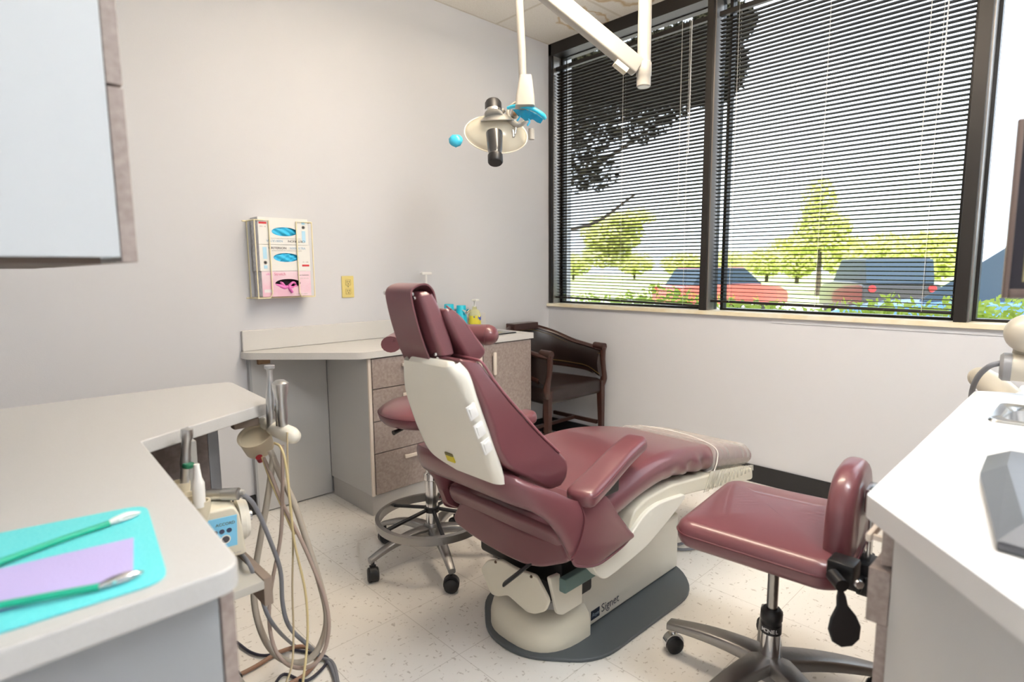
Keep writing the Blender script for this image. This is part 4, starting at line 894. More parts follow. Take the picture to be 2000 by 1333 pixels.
# ================================================================ ceiling mounted operatory lamp
LW=mat('lamp_white_enamel',(.40,.38,.34),.3,coat=.2)
t=thing('operatory_lamp',(2.3,1.52,ZC),'white ceiling mounted dental lamp on a folding arm','dental lamp')
px,py=2.275,1.507
lathe('ceiling_post',[(0,2.03),(.029,2.03),(.029,ZC),(0,ZC)],(px,py,0),LW,t,seg=32)
lathe('pivot_sleeve',[(0,1.985),(.026,1.985),(.0305,1.99),(.0305,2.03),(.033,2.033),(.033,2.085),(.030,2.09),(0,2.09)],(px,py,0),LW,t,seg=32)
a=Vector((px-.02,py+.015,2.065)); b=Vector((1.80,1.83,2.44)); dd=(b-a).normalized(); s_=dd.cross(Vector((0,0,1))).normalized()
Mx=frame3(a,dd,s_.cross(dd)); L=(b-a).length
bm=bmesh.new(); add_box(bm,(0,-.036,-.028),(L,.036,.028),mtx=Mx,bevel=.009,seg=3); arm_=bm_obj('spring_arm',bm,LW,t,40)
bm=bmesh.new(); add_box(bm,(.035,-.058,-.02),(.10,-.03,.02),mtx=Mx,bevel=.003); bm_obj('arm_latch',bm,mat('cream_latch',(.80,.76,.62),.4),arm_,40)
lathe('elbow',[(0,-.045),(.036,-.045),(.036,.045),(0,.045)],b,LW,t,direction=s_)
qx,qy=1.812,1.812
tube('drop_pole',[(qx,qy,2.46),(1.815,1.818,2.309),(1.817,1.807,2.114),(1.820,1.805,1.991)],.0165,LW,t,16)
tp=Vector((1.820,1.802,2.001)); bt=Vector((1.820,1.787,1.884))
bm=bmesh.new(); Mx=frame3(bt,(.719,-.694,0),(tp-bt)); l_=(tp-bt).length
vs=[]
for (wx,wz,yy) in ((.050,.032,-.01),(.047,.032,.03),(.036,.026,l_*.8),(.030,.024,l_)):
    vs.append([bm.verts.new(Mx@Vector((x*wx/.05-.004*(1-yy/l_),yy,z*wz/.03))) for x,z in rrect(.05*.82,.03,.012,3)])
for p_,q_ in zip(vs,vs[1:]):
    for j in range(len(p_)): bm.faces.new((p_[j],p_[(j+1)%len(p_)],q_[(j+1)%len(q_)],q_[j]))
bm.faces.new(vs[0][::-1]); bm.faces.new(vs[-1]); hz=bm_obj('yoke_housing',bm,LW,t,40)
for q in ((1.856,1.850,1.973),(1.898,1.838,2.022)): lathe('screw',[(0,0),(.004,0),(.003,.002),(0,.002)],q,STEEL,hz,direction=(-.7,-.7,.1),seg=10)
# yoke: curved bracket to the reflector
tube('yoke',[(1.898,1.880,1.936),(1.860,1.913,1.914),(1.829,1.907,1.866),(1.839,1.875,1.821),(1.874,1.857,1.832),(1.907,1.860,1.871)],.012,LW,t,12,5,flat=(1,.7))
tube('yoke_arm',[(1.834,1.935,1.894),(1.816,1.949,1.879),(1.802,1.977,1.877)],[.010,.009,.012],LW,t,10,4)
lathe('pivot_cap',[(0,0),(.017,0),(.017,.03),(.011,.034),(0,.034)],(1.864,1.901,1.871),LW,t,direction=(-.6,-.75,.15)); lathe('pivot_screw',[(0,0),(.008,0),(.007,.004),(0,.004)],(1.837,1.871,1.867),mat('copper_screw',(.35,.20,.10),.35,.8),t,direction=(-.6,-.75,.15),seg=14)
# reflector shell: shallow dish tilted towards the chair
cR=Vector((1.826,1.982,1.798)); nd=Vector((-.06,.16,-.95)).normalized()
REFL=see_through('translucent_reflector',(.96,.94,.88),.55,.15,(.80,.76,.64))
cu,cvv=Vector((.719,-.694,.0)),None
wX=(cu+Vector((0,0,-.16))).normalized(); ndir=Vector((.50,.62,-.55)).normalized(); ndir=(ndir-wX*ndir.dot(wX)).normalized(); vY=wX.cross(ndir).normalized()
bm=bmesh.new(); rings=[]
for k in range(9):
    f=k/8; r_=f; z=-.075*(1-f**2.1)
    rings.append([bm.verts.new(cR+wX*math.cos(q)*.142*r_+vY*math.sin(q)*.115*r_+ndir*z) for q in [2*math.pi*i/48 for i in range(48)]] if k else [bm.verts.new(cR+ndir*z)])
for k,(p_,q_) in enumerate(zip(rings,rings[1:])):
    for j in range(48):
        if len(p_)==1: bm.faces.new((p_[0],q_[j],q_[(j+1)%48]))
        else: bm.faces.new((p_[j],q_[j],q_[(j+1)%48],p_[(j+1)%48]))
rf=bm_obj('reflector',bm,REFL,t,80); md=rf.modifiers.new('s','SOLIDIFY'); md.thickness=.003
rim=[cR+wX*math.cos(q)*.142+vY*math.sin(q)*.115 for q in [2*math.pi*i/48 for i in range(48)]]
tube('reflector_rim',rim,.0028,mat('cream_rim',(.84,.80,.68),.35),rf,8,closed=True)
lathe('lamp_cover',[(.0,.028),(.03,.027),(.055,.018),(.075,.002),(.074,-.002),(.052,.012),(.0,.02)],(1.801,1.944,1.845),LW,t,direction=(-.15,-.12,1),seg=32)
hp=Vector((1.694,1.844,1.639)); hq=Vector((1.773,1.941,1.917)); hd=(hq-hp).normalized(); HL=(hq-hp).length
SMK=mat('smoked_lamp_tube',(.035,.035,.037),.2,coat=.5)
lathe('bulb_tube',[(0,.0),(.029,.0),(.031,.006),(.031,.035),(.027,.04),(.028,.05),(.031,.06),(.036,.135),(.036,.145),(0,.145)],hp,SMK,t,direction=hd)
lathe('end_cap',[(0,-.002),(.028,-.002),(.032,.003),(.032,.034),(0,.036)],hp,BLK,t,direction=hd)
lathe('cooling_cap',[(0,HL-.052),(.037,HL-.052),(.036,HL-.008),(.032,HL),(0,HL+.001)],hp,BLK,t,direction=hd)
lathe('chrome_band',[(0,HL-.064),(.040,HL-.064),(.040,HL-.052),(0,HL-.052)],hp,CHROME,t,direction=hd)
lathe('bulb',[(0,0),(.012,.002),(.016,.014),(.012,.026),(0,.028)],(1.766,1.896,1.775),mat('amber_bulb',(.60,.42,.08),.3),t,direction=(0,0,-1),seg=14)
BFILM=see_through('blue_barrier_film',(.55,.88,1.0),.72,.2,(.02,.52,.85))
hp_=[(1.803,1.879,1.886),(1.802,1.837,1.884),(1.819,1.792,1.878),(1.849,1.761,1.863),(1.878,1.744,1.844),(1.898,1.751,1.836)]
tube('handle',hp_,[.007,.0085,.009,.0095,.010,.009],mat('blue_wrapped_handle',(.04,.62,.92),.3,coat=.3),t,12,5)
tube('handle_stem',[(1.834,1.804,1.871),(1.860,1.818,1.853),(1.873,1.812,1.888),(1.901,1.825,1.960)],.0035,mat('blue_tape',(.05,.60,.90),.4),t,8,4)
tube('handle_stem',[(1.827,1.847,1.831),(1.848,1.831,1.862),(1.865,1.810,1.831),(1.856,1.814,1.809)],.004,mat('blue_tape2',(.03,.55,.88),.4),t,8,4)
def film(name,pts,d0):
    bm=bmesh.new(); q=[Vector(p) for p in pts]; vsn=[bm.verts.new(v) for v in q]; bm.faces.new(vsn)
    bmesh.ops.triangulate(bm,faces=bm.faces[:]); bmesh.ops.subdivide_edges(bm,edges=bm.edges[:],cuts=4,use_grid_fill=True)
    for v in bm.verts: v.co+=Vector((.7,.7,0))*(.006*math.sin(v.co.z*190+v.co.y*120))
    o=bm_obj(name,bm,BFILM,t,80); o.modifiers.new('s','SOLIDIFY').thickness=.0008; return o
film('barrier_film',[(1.800,1.851,1.874),(1.821,1.817,1.871),(1.855,1.782,1.862),(1.895,1.754,1.834),(1.898,1.775,1.817),(1.875,1.801,1.835),(1.852,1.822,1.831),(1.832,1.846,1.853)],0)
bm=bmesh.new(); bmesh.ops.create_icosphere(bm,subdivisions=3,radius=1); c0=Vector((1.647,2.049,1.754))
for v in bm.verts: q=v.co.copy(); n_=1+.13*math.sin(q.x*7+q.z*5)*math.cos(q.y*6); v.co=c0+Vector((.719,-.694,0))*q.x*.030*n_+Vector((.69,.71,0))*q.y*.018+Vector((.15*q.x*0,0,1))*q.z*.026*n_
bm_obj('wrapped_side_handle',bm,mat('blue_wrapped_tip',(.05,.55,.82),.3,coat=.4),t,80)
lathe('side_knob',[(0,0),(.013,0),(.013,.045),(0,.045)],(1.868,1.801,1.796),LW,t,direction=(0,0,-1),seg=16)
bm=bmesh.new(); add_tube(bm,[(1.788,1.834,1.782),(1.780,1.822,1.752)],.006,8); add_tube(bm,[(1.806,1.833,1.796),(1.793,1.826,1.767)],.004,8); bm_obj('pivot_bracket',bm,STEEL,t,50)
# ================================================================ left side: wall cabinet, cabinet, L shaped worktop
t=thing('wall_cabinet',(-.05,1.2,1.2),'pale grey wall cabinet at the left edge with taupe door edge','wall cabinet')
y0=.95; xf=.1725
UC=mat('pale_cabinet_gloss',(.55,.58,.61),.38,coat=.1)
box('carcass',(XL+.004,y0,1.212),(xf,1.85,2.35),UC,t,bevel=.0015)
box('bottom_lip',(XL+.004,y0+.02,1.203),(xf-.02,1.85,1.212),mat('dark_brown_underside',(.12,.08,.06),.6),t)  # thin dark brown strip under the carcass
box('door',(xf+.001,y0,1.205),(xf+.020,y0+.448,1.438),TAUPE,t,bevel=.0015); box('door',(xf+.001,y0+.002,1.442),(xf+.020,y0+.448,2.35),TAUPE,t,bevel=.0015)
box('door',(xf+.001,y0+.452,1.205),(xf+.020,1.85,2.35),TAUPE,t,bevel=.0015)
t=thing('end_cabinet',(0,1.2,0),'light grey cabinet under the near left corner of the worktop','cabinet')
box('carcass',(XL+.004,.79,0),(.218,1.45,CT-.034),mat('shaded_cabinet_grey',(.33,.35,.37),.5),t,bevel=.0015)  # cabinet grey darkened to paint in the dimmer light on this end
box('door',(.220,.79,.09),(.238,1.13,CT-.040),TAUPE,t,bevel=.0015); box('door',(.220,1.134,.09),(.238,1.45,CT-.040),TAUPE,t,bevel=.0015)
t=thing('left_worktop',(.1,1.5,CT),'pale laminate L shaped worktop at the left with a blue bib tray on it','worktop')
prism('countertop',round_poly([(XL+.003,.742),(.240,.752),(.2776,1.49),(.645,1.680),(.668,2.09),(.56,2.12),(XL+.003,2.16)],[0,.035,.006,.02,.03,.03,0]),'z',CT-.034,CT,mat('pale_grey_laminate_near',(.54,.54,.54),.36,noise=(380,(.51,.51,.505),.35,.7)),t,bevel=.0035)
t=thing('pedestal',(.3,1.95,0),'dark taupe support cabinet under the worktop wing','cabinet')
box('carcass',(XL+.004,1.80,0),(.500,2.08,CT-.036),mat('taupe_pedestal',(.20,.155,.14),.5,noise=(42,(.27,.22,.20),.38,.66)),t,bevel=.002)
box('end_edge',(.500,1.80,0),(.530,2.08,CT-.036),mat('grey_pedestal_side',(.33,.34,.36),.45),t,bevel=.002)
# things on the left worktop
def flat(name,poly,z0,z1,m,label,cat,rc=0,parent=None,bev=.0):
    o=prism(name,round_poly(poly,rc) if rc else poly,'z',z0,z1,m,parent,bevel=bev,smooth=30)
    if label: tag(o,label,cat)
    return o
flat('tray_liner',[(-.20,.80),(.06,.775),(.152,.797),(.170,.925),(.155,.99),(.140,1.03),(-.02,1.12),(-.25,1.12)][:0] or [(-.22,.79),(.160,.774),(.197,1.060),(-.20,1.130)],CT+.0002,CT+.0035,mat('cyan_paper',(.12,.66,.72),.55,noise=(220,(.16,.70,.75),.4,.6)),'cyan bib liner sheet with rounded corners on the left worktop','tray liner',rc=.03,bev=.001)
flat('folded_bib',[(-.16,.852),(.130,.810),(.153,.925),(-.16,.968)],CT+.0037,CT+.0075,mat('lilac_paper',(.50,.44,.78),.6,bump=(300,.4)),'folded lilac paper bib lying on the cyan liner','bib',bev=.001)
GRN=mat('green_rubber_tube',(.01,.42,.26),.35)
t=thing('bib_cord',(0,.9,CT),'green bib cord with a metal clip at each end on the cyan liner','bib cord')
z=CT+.009
tube('cord',[(.137,1.0,z),(.08,.985,z),(.01,.955,z+.002),(-.06,.925,z+.003),(-.10,.885,z+.004),(-.07,.848,z+.004),(0,.828,z+.003),(.05,.812,z+.002),(.094,.800,z)],.0042,GRN,t,10,6)
def clip(p,ang,m):
    Mx=Matrix.Translation(p)@Matrix.Rotation(ang,4,'Z')
    bm=bmesh.new(); add_tube(bm,[Mx@Vector((x,0,q)) for x,q in ((0,.001),(.012,.003),(.03,.004),(.042,.0015),(.048,0))],[.0035,.0055,.006,.004,.0012],8,3,flat=(1,.45)); add_tube(bm,[Mx@Vector((x,0,q)) for x,q in ((0,.0),(.012,-.001),(.03,-.002),(.046,-.001))],[.003,.005,.005,.002],8,3,flat=(1,.4))
    add_tube(bm,[Mx@Vector((.016,-.006,.002)),Mx@Vector((.016,.006,.002))],.0025,8); return bm_obj('clip',bm,m,t,60)
clip((.134,1.0,z),math.radians(17),WPLAS); clip((.092,.800,z),math.radians(4),CHROME)
# ================================================================ delivery cart below the worktop
t=thing('delivery_cart',(.5,1.5,0),'cream dental handpiece console hung beside the worktop edge','dental unit')
BG=mat('cream_holder',(.66,.60,.46),.4)
# bracket shelf
box('shelf',(.30,1.37,.425),(.485,1.60,.448),mat('pale_grey_shelf',(.55,.54,.50),.4),t,bevel=.004)
box('shelf_rail',(.480,1.37,.38),(.502,1.64,.452),mat('brown_shelf_edge',(.30,.24,.20),.45),t,bevel=.003)
box('shelf_post',(.34,1.45,.012),(.40,1.54,.425),GREYR,t,bevel=.006); box('cart_foot',(.30,1.36,0.02),(.50,1.70,.045),GREYR,t,bevel=.01)
for x in (.31,.49):
    for y in (1.38,1.68): lathe('caster_wheel',[(0,-.01),(.02,-.01),(.02,.01),(0,.01)],(x,y,.02),BLK,t,direction=(0,1,0),seg=14)
# handpiece holders
box('holder_bar',(.295,1.34,.65),(.345,1.66,.68),BG,t,bevel=.01); box('holder_post',(.30,1.56,.41),(.33,1.62,.66),GREYR,t,bevel=.004)

def piece(name,q,r_,up,prof,m,parent): return lathe(name,prof,q,m,parent,direction=up,seg=20)
for q in ((0.347,1.486,0.694),(0.351,1.450,0.673),(0.369,1.417,0.662)):
    lathe('holder_cup',[(0,-.045),(.014,-.045),(.021,-.01),(.021,.008),(.016,.008),(.013,-.01),(0,-.01)],q,BG,t,direction=(.05,0,1),seg=20)
up=Vector((.10,-.02,1))
HPM=mat('satin_steel_handpiece',(.60,.61,.62),.3,1.0)
lathe('handpiece',[(0,0),(.010,0),(.010,.05),(.0115,.055),(.0115,.075),(.010,.08),(.0105,.115),(.014,.125),(.013,.142),(0,.148)],(0.353,1.478,0.686),HPM,t,direction=up)
lathe('green_ring',[(.0112,0),(.0128,.002),(.0128,.009),(.0112,.011)],(0.361,1.465,0.738),mat('dark_green_ring',(.01,.16,.08),.4),t,direction=up)
lathe('handpiece',[(0,0),(.0125,0),(.0135,.04),(.0135,.055),(.009,.068),(.0065,.09),(.006,.10),(0,.101)],(0.364,1.407,0.660),WPLAS,t,direction=(0,0,1))
box('unit_column',(.365,1.50,.41),(.392,1.53,.79),GREYR,t,bevel=.004)
# motor control box with a blue membrane panel
o=Vector((0.463,1.465,0.496)); 
Mx=frame3((0.394,1.444,0.558),(.88,-.10,-.02),(.06,-.10,1.0))
# local x right, y up, z towards viewer
mb=thing('motor_unit',(.46,1.50,.42),'cream motor control box with a light blue button panel on the cart shelf','control box')
prism('housing',round_poly([(-.10,-.062),(.078,-.062),(.070,.005),(.062,.052),(.050,.072),(-.10,.072)],.012),'z',-.11,.0,CREAM,mb,bevel=.007,mtx=Mx)
PB=mat('light_blue_panel',(.22,.62,.90),.35)
bm=bmesh.new(); add_box(bm,(-.09,-.030,-.0005),(.056,.050,.0012),mtx=Mx,bevel=.0005); pb=bm_obj('button_panel',bm,PB,mb)
for x,y_,r_ in ((.030,-.008,.0085),(.004,-.012,.0085),(-.024,-.012,.0085)):
    lathe('button',[(0,0),(r_,0),(r_,.0015),(0,.0015)],Mx@Vector((x,y_,.001)),mat('dark_button',(.06,.06,.08),.4),pb,direction=Mx.to_3x3()@Vector((0,0,1)),seg=16)
    lathe('button_ring',[(r_+.001,0),(r_+.003,0),(r_+.003,.0008),(r_+.001,.0008)],Mx@Vector((x,y_,.001)),WPLAS,pb,direction=Mx.to_3x3()@Vector((0,0,1)),seg=16)
for x in (.022,.038,-.008,.007): lathe('button',[(.004,0),(.006,0),(.006,.0012),(.004,.0012)],Mx@Vector((x,.014,.001)),mat('print_navy',(.03,.05,.12),.4),pb,direction=Mx.to_3x3()@Vector((0,0,1)),seg=14)
text('lettering','ACCORD',.010,Mx@Matrix.Translation((.030,.032,.0014)),DTXT,pb,True)
text('lettering','A-dec',.008,Mx@Matrix.Translation((.055,-.050,.0008)),GTXT,pb)
lathe('side_dial',[(0,0),(.050,0),(.052,.012),(.046,.022),(.02,.026),(0,.026)],Mx@Vector((.068,.008,-.055)),IVORY,mb,direction=Mx.to_3x3()@Vector((1,0,0)))
lathe('dial_boss',[(0,.024),(.014,.024),(.013,.034),(0,.035)],Mx@Vector((.068,.012,-.055)),STEEL,mb,direction=Mx.to_3x3()@Vector((1,0,0)))
hs_=thing('motor_handpiece',(.46,1.55,.62),'metal motor handpiece lying across the top of the control box','handpiece')
lathe('barrel',[(0,0),(.013,0),(.014,.015),(.013,.04),(.015,.042),(.015,.08),(0,.082)],(0.405,1.506,0.648),HPM,hs_,direction=(.72,-.68,.02))
lathe('hose_sleeve',[(0,0),(.011,0),(.010,.02),(.006,.05),(0,.052)],(0.440,1.486,0.649),GREYR,hs_,direction=(.72,-.66,.0))
tube('cradle',[(0.409,1.526,0.624),(0.435,1.501,0.629),(0.454,1.484,0.634)],.010,BLK,hs_,10,3,flat=(1,.6))
HG=mat('grey_blue_hose',(.20,.21,.24),.5)
tube('hose',[(0.461,1.466,0.649),(0.482,1.457,0.636),(0.504,1.457,0.599),(0.528,1.448,0.516),(0.556,1.459,0.411),(0.560,1.467,0.312),(0.571,1.459,0.245),(0.605,1.431,0.191),(0.713,1.608,0.020),(0.721,1.548,0.010),(0.691,1.441,0.010)],.0055,HG,hs_,8,6)
# ================================================================ assistant hose arm
t=thing('assistant_arm',(.62,1.6,.72),'cream suction arm with drain cup, hoses and steel handpieces at the tip of the wing','dental unit')
box('arm_bracket',(.53,1.66,.755),(.60,1.69,.779),mat('brown_bracket',(.16,.12,.09),.5),t,bevel=.004)
a=Vector((0.630,1.725,0.746)); b=Vector((0.644,1.542,0.739)); dd=(b-a).normalized(); L=(b-a).length
lathe('holder_bar',[(0,-.012),(.011,-.009),(.016,0),(.017,.035),(.014,.045),(.014,.06),(.020,.065),(.023,.08),(.024,L-.01),(.019,L+.010),(.008,L+.018),(0,L+.019)],a,IVORY,t,direction=dd)
ca=Vector((0.589,1.677,0.723)); cd=Vector((-.38,-.35,.85)).normalized()
lathe('drain_cup',[(0,-.060),(.036,-.058),(.040,-.052),(.0445,-.004),(.047,0),(.047,.004),(.042,.004),(.040,-.006),(0,-.010)],ca,BEIGE,t,direction=cd)
lathe('red_valve_knob',[(0,0),(.0095,0),(.0085,.016),(0,.018)],(0.584,1.638,0.671),mat('red_knob',(.32,.02,.03),.3),t,direction=-cd,seg=16)
lathe('suction_handpiece',[(0,0),(.0135,0),(.0145,.05),(.013,.10),(.0085,.125),(.0075,.16),(.0085,.172),(.014,.176),(.014,.184),(0,.185)],(0.627,1.644,0.743),HPM,t,direction=(.02,.0,1))
lathe('suction_handpiece',[(0,0),(.0125,0),(.0145,.035),(.0145,.075),(.015,.08),(.022,.112),(.022,.122),(.012,.130),(0,.131)],(0.635,1.583,0.762),HPM,t,direction=(-.01,.01,1))
lathe('suction_nozzle',[(0,0),(.007,0),(.007,.04),(.010,.045),(.010,.06),(0,.061)],(0.630,1.602,0.760),STEEL,t,direction=(0,0,1),seg=14)
HB=mat('beige_hose',(.44,.40,.34),.5); HY=mat('yellowed_tubing',(.62,.52,.28),.45); HP=mat('pinkish_hose',(.38,.30,.26),.5)
tube('wide_hose',[(0.600,1.576,0.686),(0.582,1.576,0.588),(0.555,1.581,0.462),(0.531,1.574,0.368),(0.516,1.549,0.296),(0.517,1.507,0.226),(0.532,1.458,0.184),(0.561,1.413,0.169),(0.600,1.391,0.179),(0.634,1.393,0.217),(0.654,1.410,0.267),(0.657,1.448,0.339),(0.646,1.491,0.447),(0.630,1.524,0.552),(0.610,1.557,0.630),(0.596,1.583,0.700)],.0085,HB,t,10,8)
tube('hose',[(0.613,1.541,0.720),(0.602,1.530,0.595),(0.583,1.514,0.475),(0.545,1.501,0.348),(0.526,1.477,0.265),(0.526,1.439,0.204),(0.548,1.399,0.173),(0.586,1.362,0.176),(0.623,1.360,0.209),(0.644,1.378,0.271),(0.646,1.416,0.341),(0.624,1.472,0.461),(0.601,1.524,0.553),(0.588,1.565,0.634),(0.588,1.613,0.673)],.0052,HP,t,8,8)
tube('tubing',[(0.606,1.576,0.720),(0.605,1.534,0.718),(0.607,1.511,0.678),(0.606,1.495,0.575),(0.605,1.477,0.465),(0.610,1.439,0.347),(0.599,1.407,0.264),(0.577,1.375,0.203),(0.543,1.330,0.153)],.0034,HY,t,8,8)
tube('tubing',[(0.626,1.535,0.755),(0.617,1.523,0.637),(0.608,1.492,0.488),(0.586,1.462,0.347),(0.566,1.422,0.243),(0.537,1.371,0.197),(0.507,1.352,0.161)],.0028,mat('thin_tan_tube',(.48,.40,.26),.45),t,8,8)
tube('tubing',[(0.586,1.616,0.675),(0.586,1.564,0.620),(0.601,1.522,0.540),(0.613,1.493,0.479)],.0045,HY,t,8,6)
def cable(pts,r,m,label): return tag(tube('cable',pts,r,m,None,8,8),label,'cable')
cable([(0.580,1.978,0.300),(0.474,1.465,0.472),(0.497,1.456,0.386),(0.520,1.445,0.289),(0.682,1.711,0.012),(0.710,1.610,0.012),(0.730,1.548,0.012),(0.692,1.437,0.012)],.005,HG,'grey blue hose looping from the cart to the floor')
cable([(0.559,1.866,0.008),(0.573,1.781,0.008),(0.602,1.732,0.008),(0.658,1.714,0.008),(0.708,1.641,0.008),(0.728,1.577,0.008),(0.643,1.536,0.008),(0.606,1.609,0.008),(0.558,1.576,0.008)],.0045,mat('dark_navy_cable',(.03,.03,.05),.4),'dark cable curling on the floor under the hoses')
cable([(0.492,1.698,0.009),(0.560,1.703,0.009),(0.634,1.713,0.012),(0.696,1.686,0.014),(0.718,1.619,0.009),(0.657,1.566,0.009),(0.591,1.556,0.009)],.0065,mat('copper_brown_hose',(.30,.17,.11),.45),'copper brown hose lying on the floor under the hose arm')
cable([(2.230,1.343,0.010),(2.283,1.290,0.010),(2.247,1.224,0.010),(2.174,1.202,0.010),(2.107,1.242,0.010),(2.121,1.177,0.010),(2.191,1.132,0.010),(2.265,1.124,0.010)],.006,HG,'grey cord looped on the floor behind the chair base')
# ================================================================ right counter
RW=(.022)
t=thing('drawer_cabinet',(1.7,0,0),'light grey cabinet with taupe drawers under the right counter','cabinet')
prism('carcass',[(1.115,.222),(1.135,.222),(.675,-.22),(.628,-.32),(.61,-.32),(.655,-.22)],'z',0,CT-.040,CAB,t)
bm=bmesh.new()
for a_,b_ in (((1.135,.206,0),(2.19,.222,CT-.04)),((2.172,-.32,0),(2.19,.206,CT-.04)),((.65,-.32,0),(2.172,-.304,CT-.04)),((1.0,-.304,.08),(2.172,.206,.098))): add_box(bm,a_,b_)
bm_obj('cabinet_frame',bm,CAB,t)
zz=[.08,.30,.545,.655,CT-.045]
for i,(za,zb) in enumerate(((.03,.62),(.63,.77))):
    pass
box('door',(1.13,.224,.03),(1.60,.243,.560),TAUPE,t,bevel=.0015); 
box('drawer',(1.12,.224,.565),(1.60,.258,.665),TAUPE,t,bevel=.002)
box('drawer',(1.13,.224,.672),(1.60,.243,CT-.045),TAUPE,t,bevel=.0015)
box('door',(1.61,.224,.03),(2.18,.243,.665),TAUPE,t,bevel=.0015); box('drawer',(1.61,.224,.672),(2.18,.243,CT-.045),TAUPE,t,bevel=.0015)
bm=bmesh.new(); add_box(bm,(1.14,.262,.700),(1.26,.272,.716),bevel=.004); add_box(bm,(1.15,.243,.703),(1.158,.264,.712)); add_box(bm,(1.242,.243,.703),(1.25,.264,.712)); bm_obj('handle',bm,HAND,t,40)
t=thing('right_worktop',(1.6,.1,CT),'white laminate worktop with a clipped corner along the right edge','worktop')
outer=round_poly([(1.062,.255),(2.205,.262),(2.24,.20),(2.24,-.33),(.55,-.33),(.60,-.155)],[.006,.02,.03,0,0,.01])
hole=round_poly([(1.80,-.07),(2.02,-.07),(2.02,.175),(1.80,.175)],.04)
worktop_hole('countertop',outer,hole,CT-.038,CT,mat('white_laminate',(.69,.69,.69),.3,coat=.1),t)
sink('sink',1.81,2.01,-.05,.162,CT,.14,'small stainless sink let into the right worktop')
# dark grey printer like case on the right worktop
o_=[(1.269,0.129,0.860),(1.319,0.089,0.860),(1.243,0.132,0.830),(0.906,0.074,0.840)]
t=thing('keyboard_tray',(1.2,0,CT),'dark grey ribbed device cover lying on the right worktop','device')
GD=mat('dark_ribbed_plastic',(.10,.105,.12),.35,bump=(40,.1))
A=[Vector((1.327,0.134,0.845)),Vector((1.291,0.136,0.818)),Vector((0.962,0.078,0.818)),Vector((0.940,0.076,0.850))]
prism('case',[(.965,.078),(1.27,.134),(1.40,.140),(1.40,-.10),(.95,-.10)],'z',CT,CT+.014,GD,t,bevel=.004)
bm=bmesh.new()
lo=[(.965,.078),(1.27,.134),(1.40,.140),(1.40,-.10),(.95,-.10)]; hi=[(1.0,.055),(1.28,.10),(1.385,.105),(1.385,-.085),(.98,-.085)]
L_=[bm.verts.new((*p,CT+.014)) for p in lo]; H_=[bm.verts.new((*p,CT+.035)) for p in hi]
for i in range(5): bm.faces.new((L_[i],L_[(i+1)%5],H_[(i+1)%5],H_[i]))
bm.faces.new(H_); bm.faces.new(L_[::-1]); bm_obj('ribbed_top',bm,GD,t)
box('key_area',(1.02,-.075,CT+.034),(1.37,.055,CT+.039),mat('pale_key_area',(.42,.44,.40),.5),t,bevel=.002)
# monitor
mp=Vector((1.280,0.128,1.143)); mt=Vector((1.343,0.143,1.427))
t=thing('monitor',(1.4,0,CT),'dark framed computer monitor at the right edge of the view','monitor')
zb_,zt_=1.135,1.43; P0=Vector((1.285,.128,0)); dx=Vector((.30,-.95,0)).normalized()
Mx=frame3((P0.x,P0.y,0),dx,(0,0,1)); W_=.50
BZ=mat('taupe_bezel',(.17,.12,.10),.35); BI=mat('inner_bezel_black',(.015,.012,.02),.35)
bm=bmesh.new()
for a_,b_ in (((0,zb_,-.012),(.008,zt_,.0)),((W_-.008,zb_,-.012),(W_,zt_,0)),((.008,zb_,-.012),(W_-.008,zb_+.016,0)),((.008,zt_-.010,-.012),(W_-.008,zt_,0))): add_box(bm,a_,b_,mtx=Mx,bevel=.002)
bm_obj('bezel',bm,BZ,t,40)
bm=bmesh.new(); add_box(bm,(.008,zb_+.016,-.012),(W_-.008,zt_-.010,-.003),mtx=Mx); bm_obj('inner_frame',bm,BI,t)
bm=bmesh.new(); add_box(bm,(.024,zb_+.028,-.0035),(W_-.024,zt_-.024,-.002),mtx=Mx); bm_obj('screen',bm,mat('olive_screen',(.24,.21,.11),.5),t)
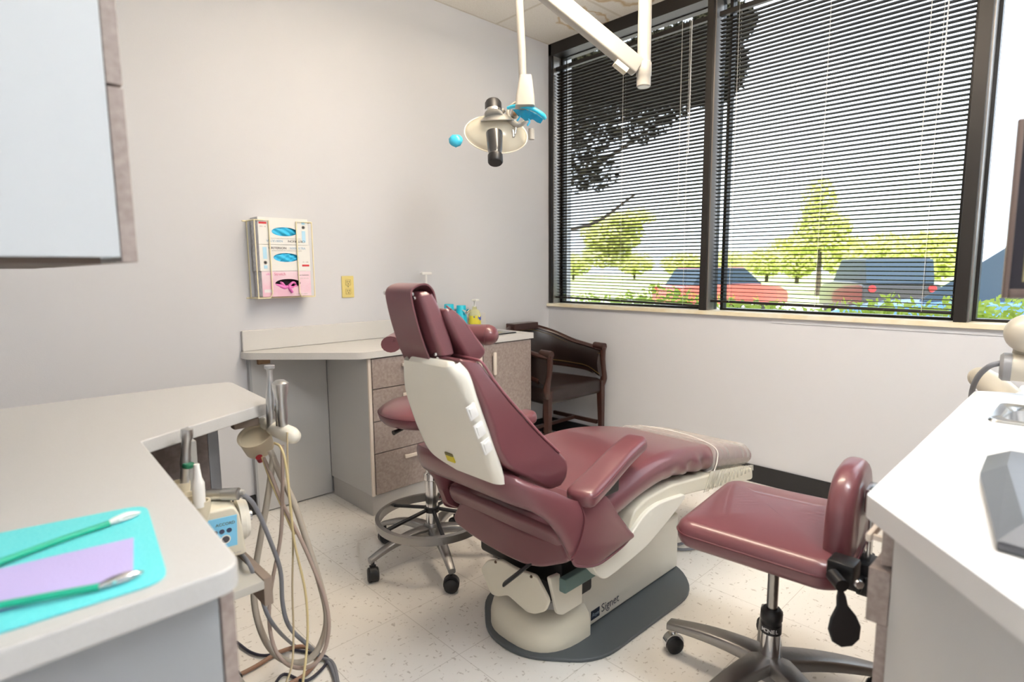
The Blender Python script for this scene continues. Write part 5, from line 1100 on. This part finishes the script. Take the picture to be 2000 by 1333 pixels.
bm=bmesh.new(); add_box(bm,(.03,zb_+.02,-.032),(W_-.03,zt_-.02,-.012),mtx=Mx,bevel=.006); bm_obj('rear_casing',bm,BZ,t,40)
bm=bmesh.new(); add_box(bm,(.28,CT+.01,-.07),(.35,zb_+.1,-.032),mtx=Mx,bevel=.004); add_box(bm,(.275,CT,-.15),(.50,CT+.012,.0),mtx=Mx,bevel=.004); bm_obj('stand',bm,BZ,t,40)
# x-ray arm beyond the counter
XB=mat('ivory_xray_enamel',(.50,.465,.39),.35,coat=.15); XD=mat('grey_xray_band',(.24,.24,.25),.4)
t=thing('xray_arm',(2.6,.1,.9),'ivory jointed x-ray arm behind the far end of the right worktop','x-ray arm')
lathe('arm_cylinder',[(0,0),(.036,0),(.040,.012),(.040,.30),(0,.30)],(2.201,0.205,0.897),XB,t,direction=(.12,-.99,.0))
lathe('end_band',[(0,-.004),(.034,-.004),(.0415,.004),(.0415,.022),(0,.022)],(2.199,0.207,0.897),XD,t,direction=(.12,-.99,.0))
tube('lower_arm',[(2.508,0.286,0.816),(2.438,0.237,0.789),(2.376,0.177,0.742),(2.340,0.106,0.697)],[.034,.045,.05,.05],XB,t,16,4)
bm=bmesh.new(); bmesh.ops.create_uvsphere(bm,u_segments=20,v_segments=14,radius=.036,matrix=Matrix.Translation((2.519,0.289,0.809))); bm_obj('arm_joint',bm,XB,t,80)
bm=bmesh.new(); bmesh.ops.create_uvsphere(bm,u_segments=24,v_segments=16,radius=.055,matrix=Matrix.Translation((2.198,0.155,0.998))); bm_obj('arm_head',bm,XB,t,80)
tube('upper_arm',[(2.210,0.155,0.985),(2.228,0.158,0.938),(2.243,0.166,0.905)],.03,XB,t,14,3)
bx=Vector((2.356,0.170,0.747)); box('control_box',(bx.x-.02,bx.y-.30,.74),(bx.x+.18,bx.y+.015,bx.z+.05),IVORY,t,bevel=.008)
tube('cord',[(2.199,0.208,0.907),(2.199,0.234,0.894),(2.249,0.263,0.854),(2.332,0.285,0.795),(2.434,0.298,0.711)],.008,HG,t,10,5)
box('column',(2.30,-.28,0),(2.42,-.12,.95),XB,t,bevel=.01)
bx2=bx
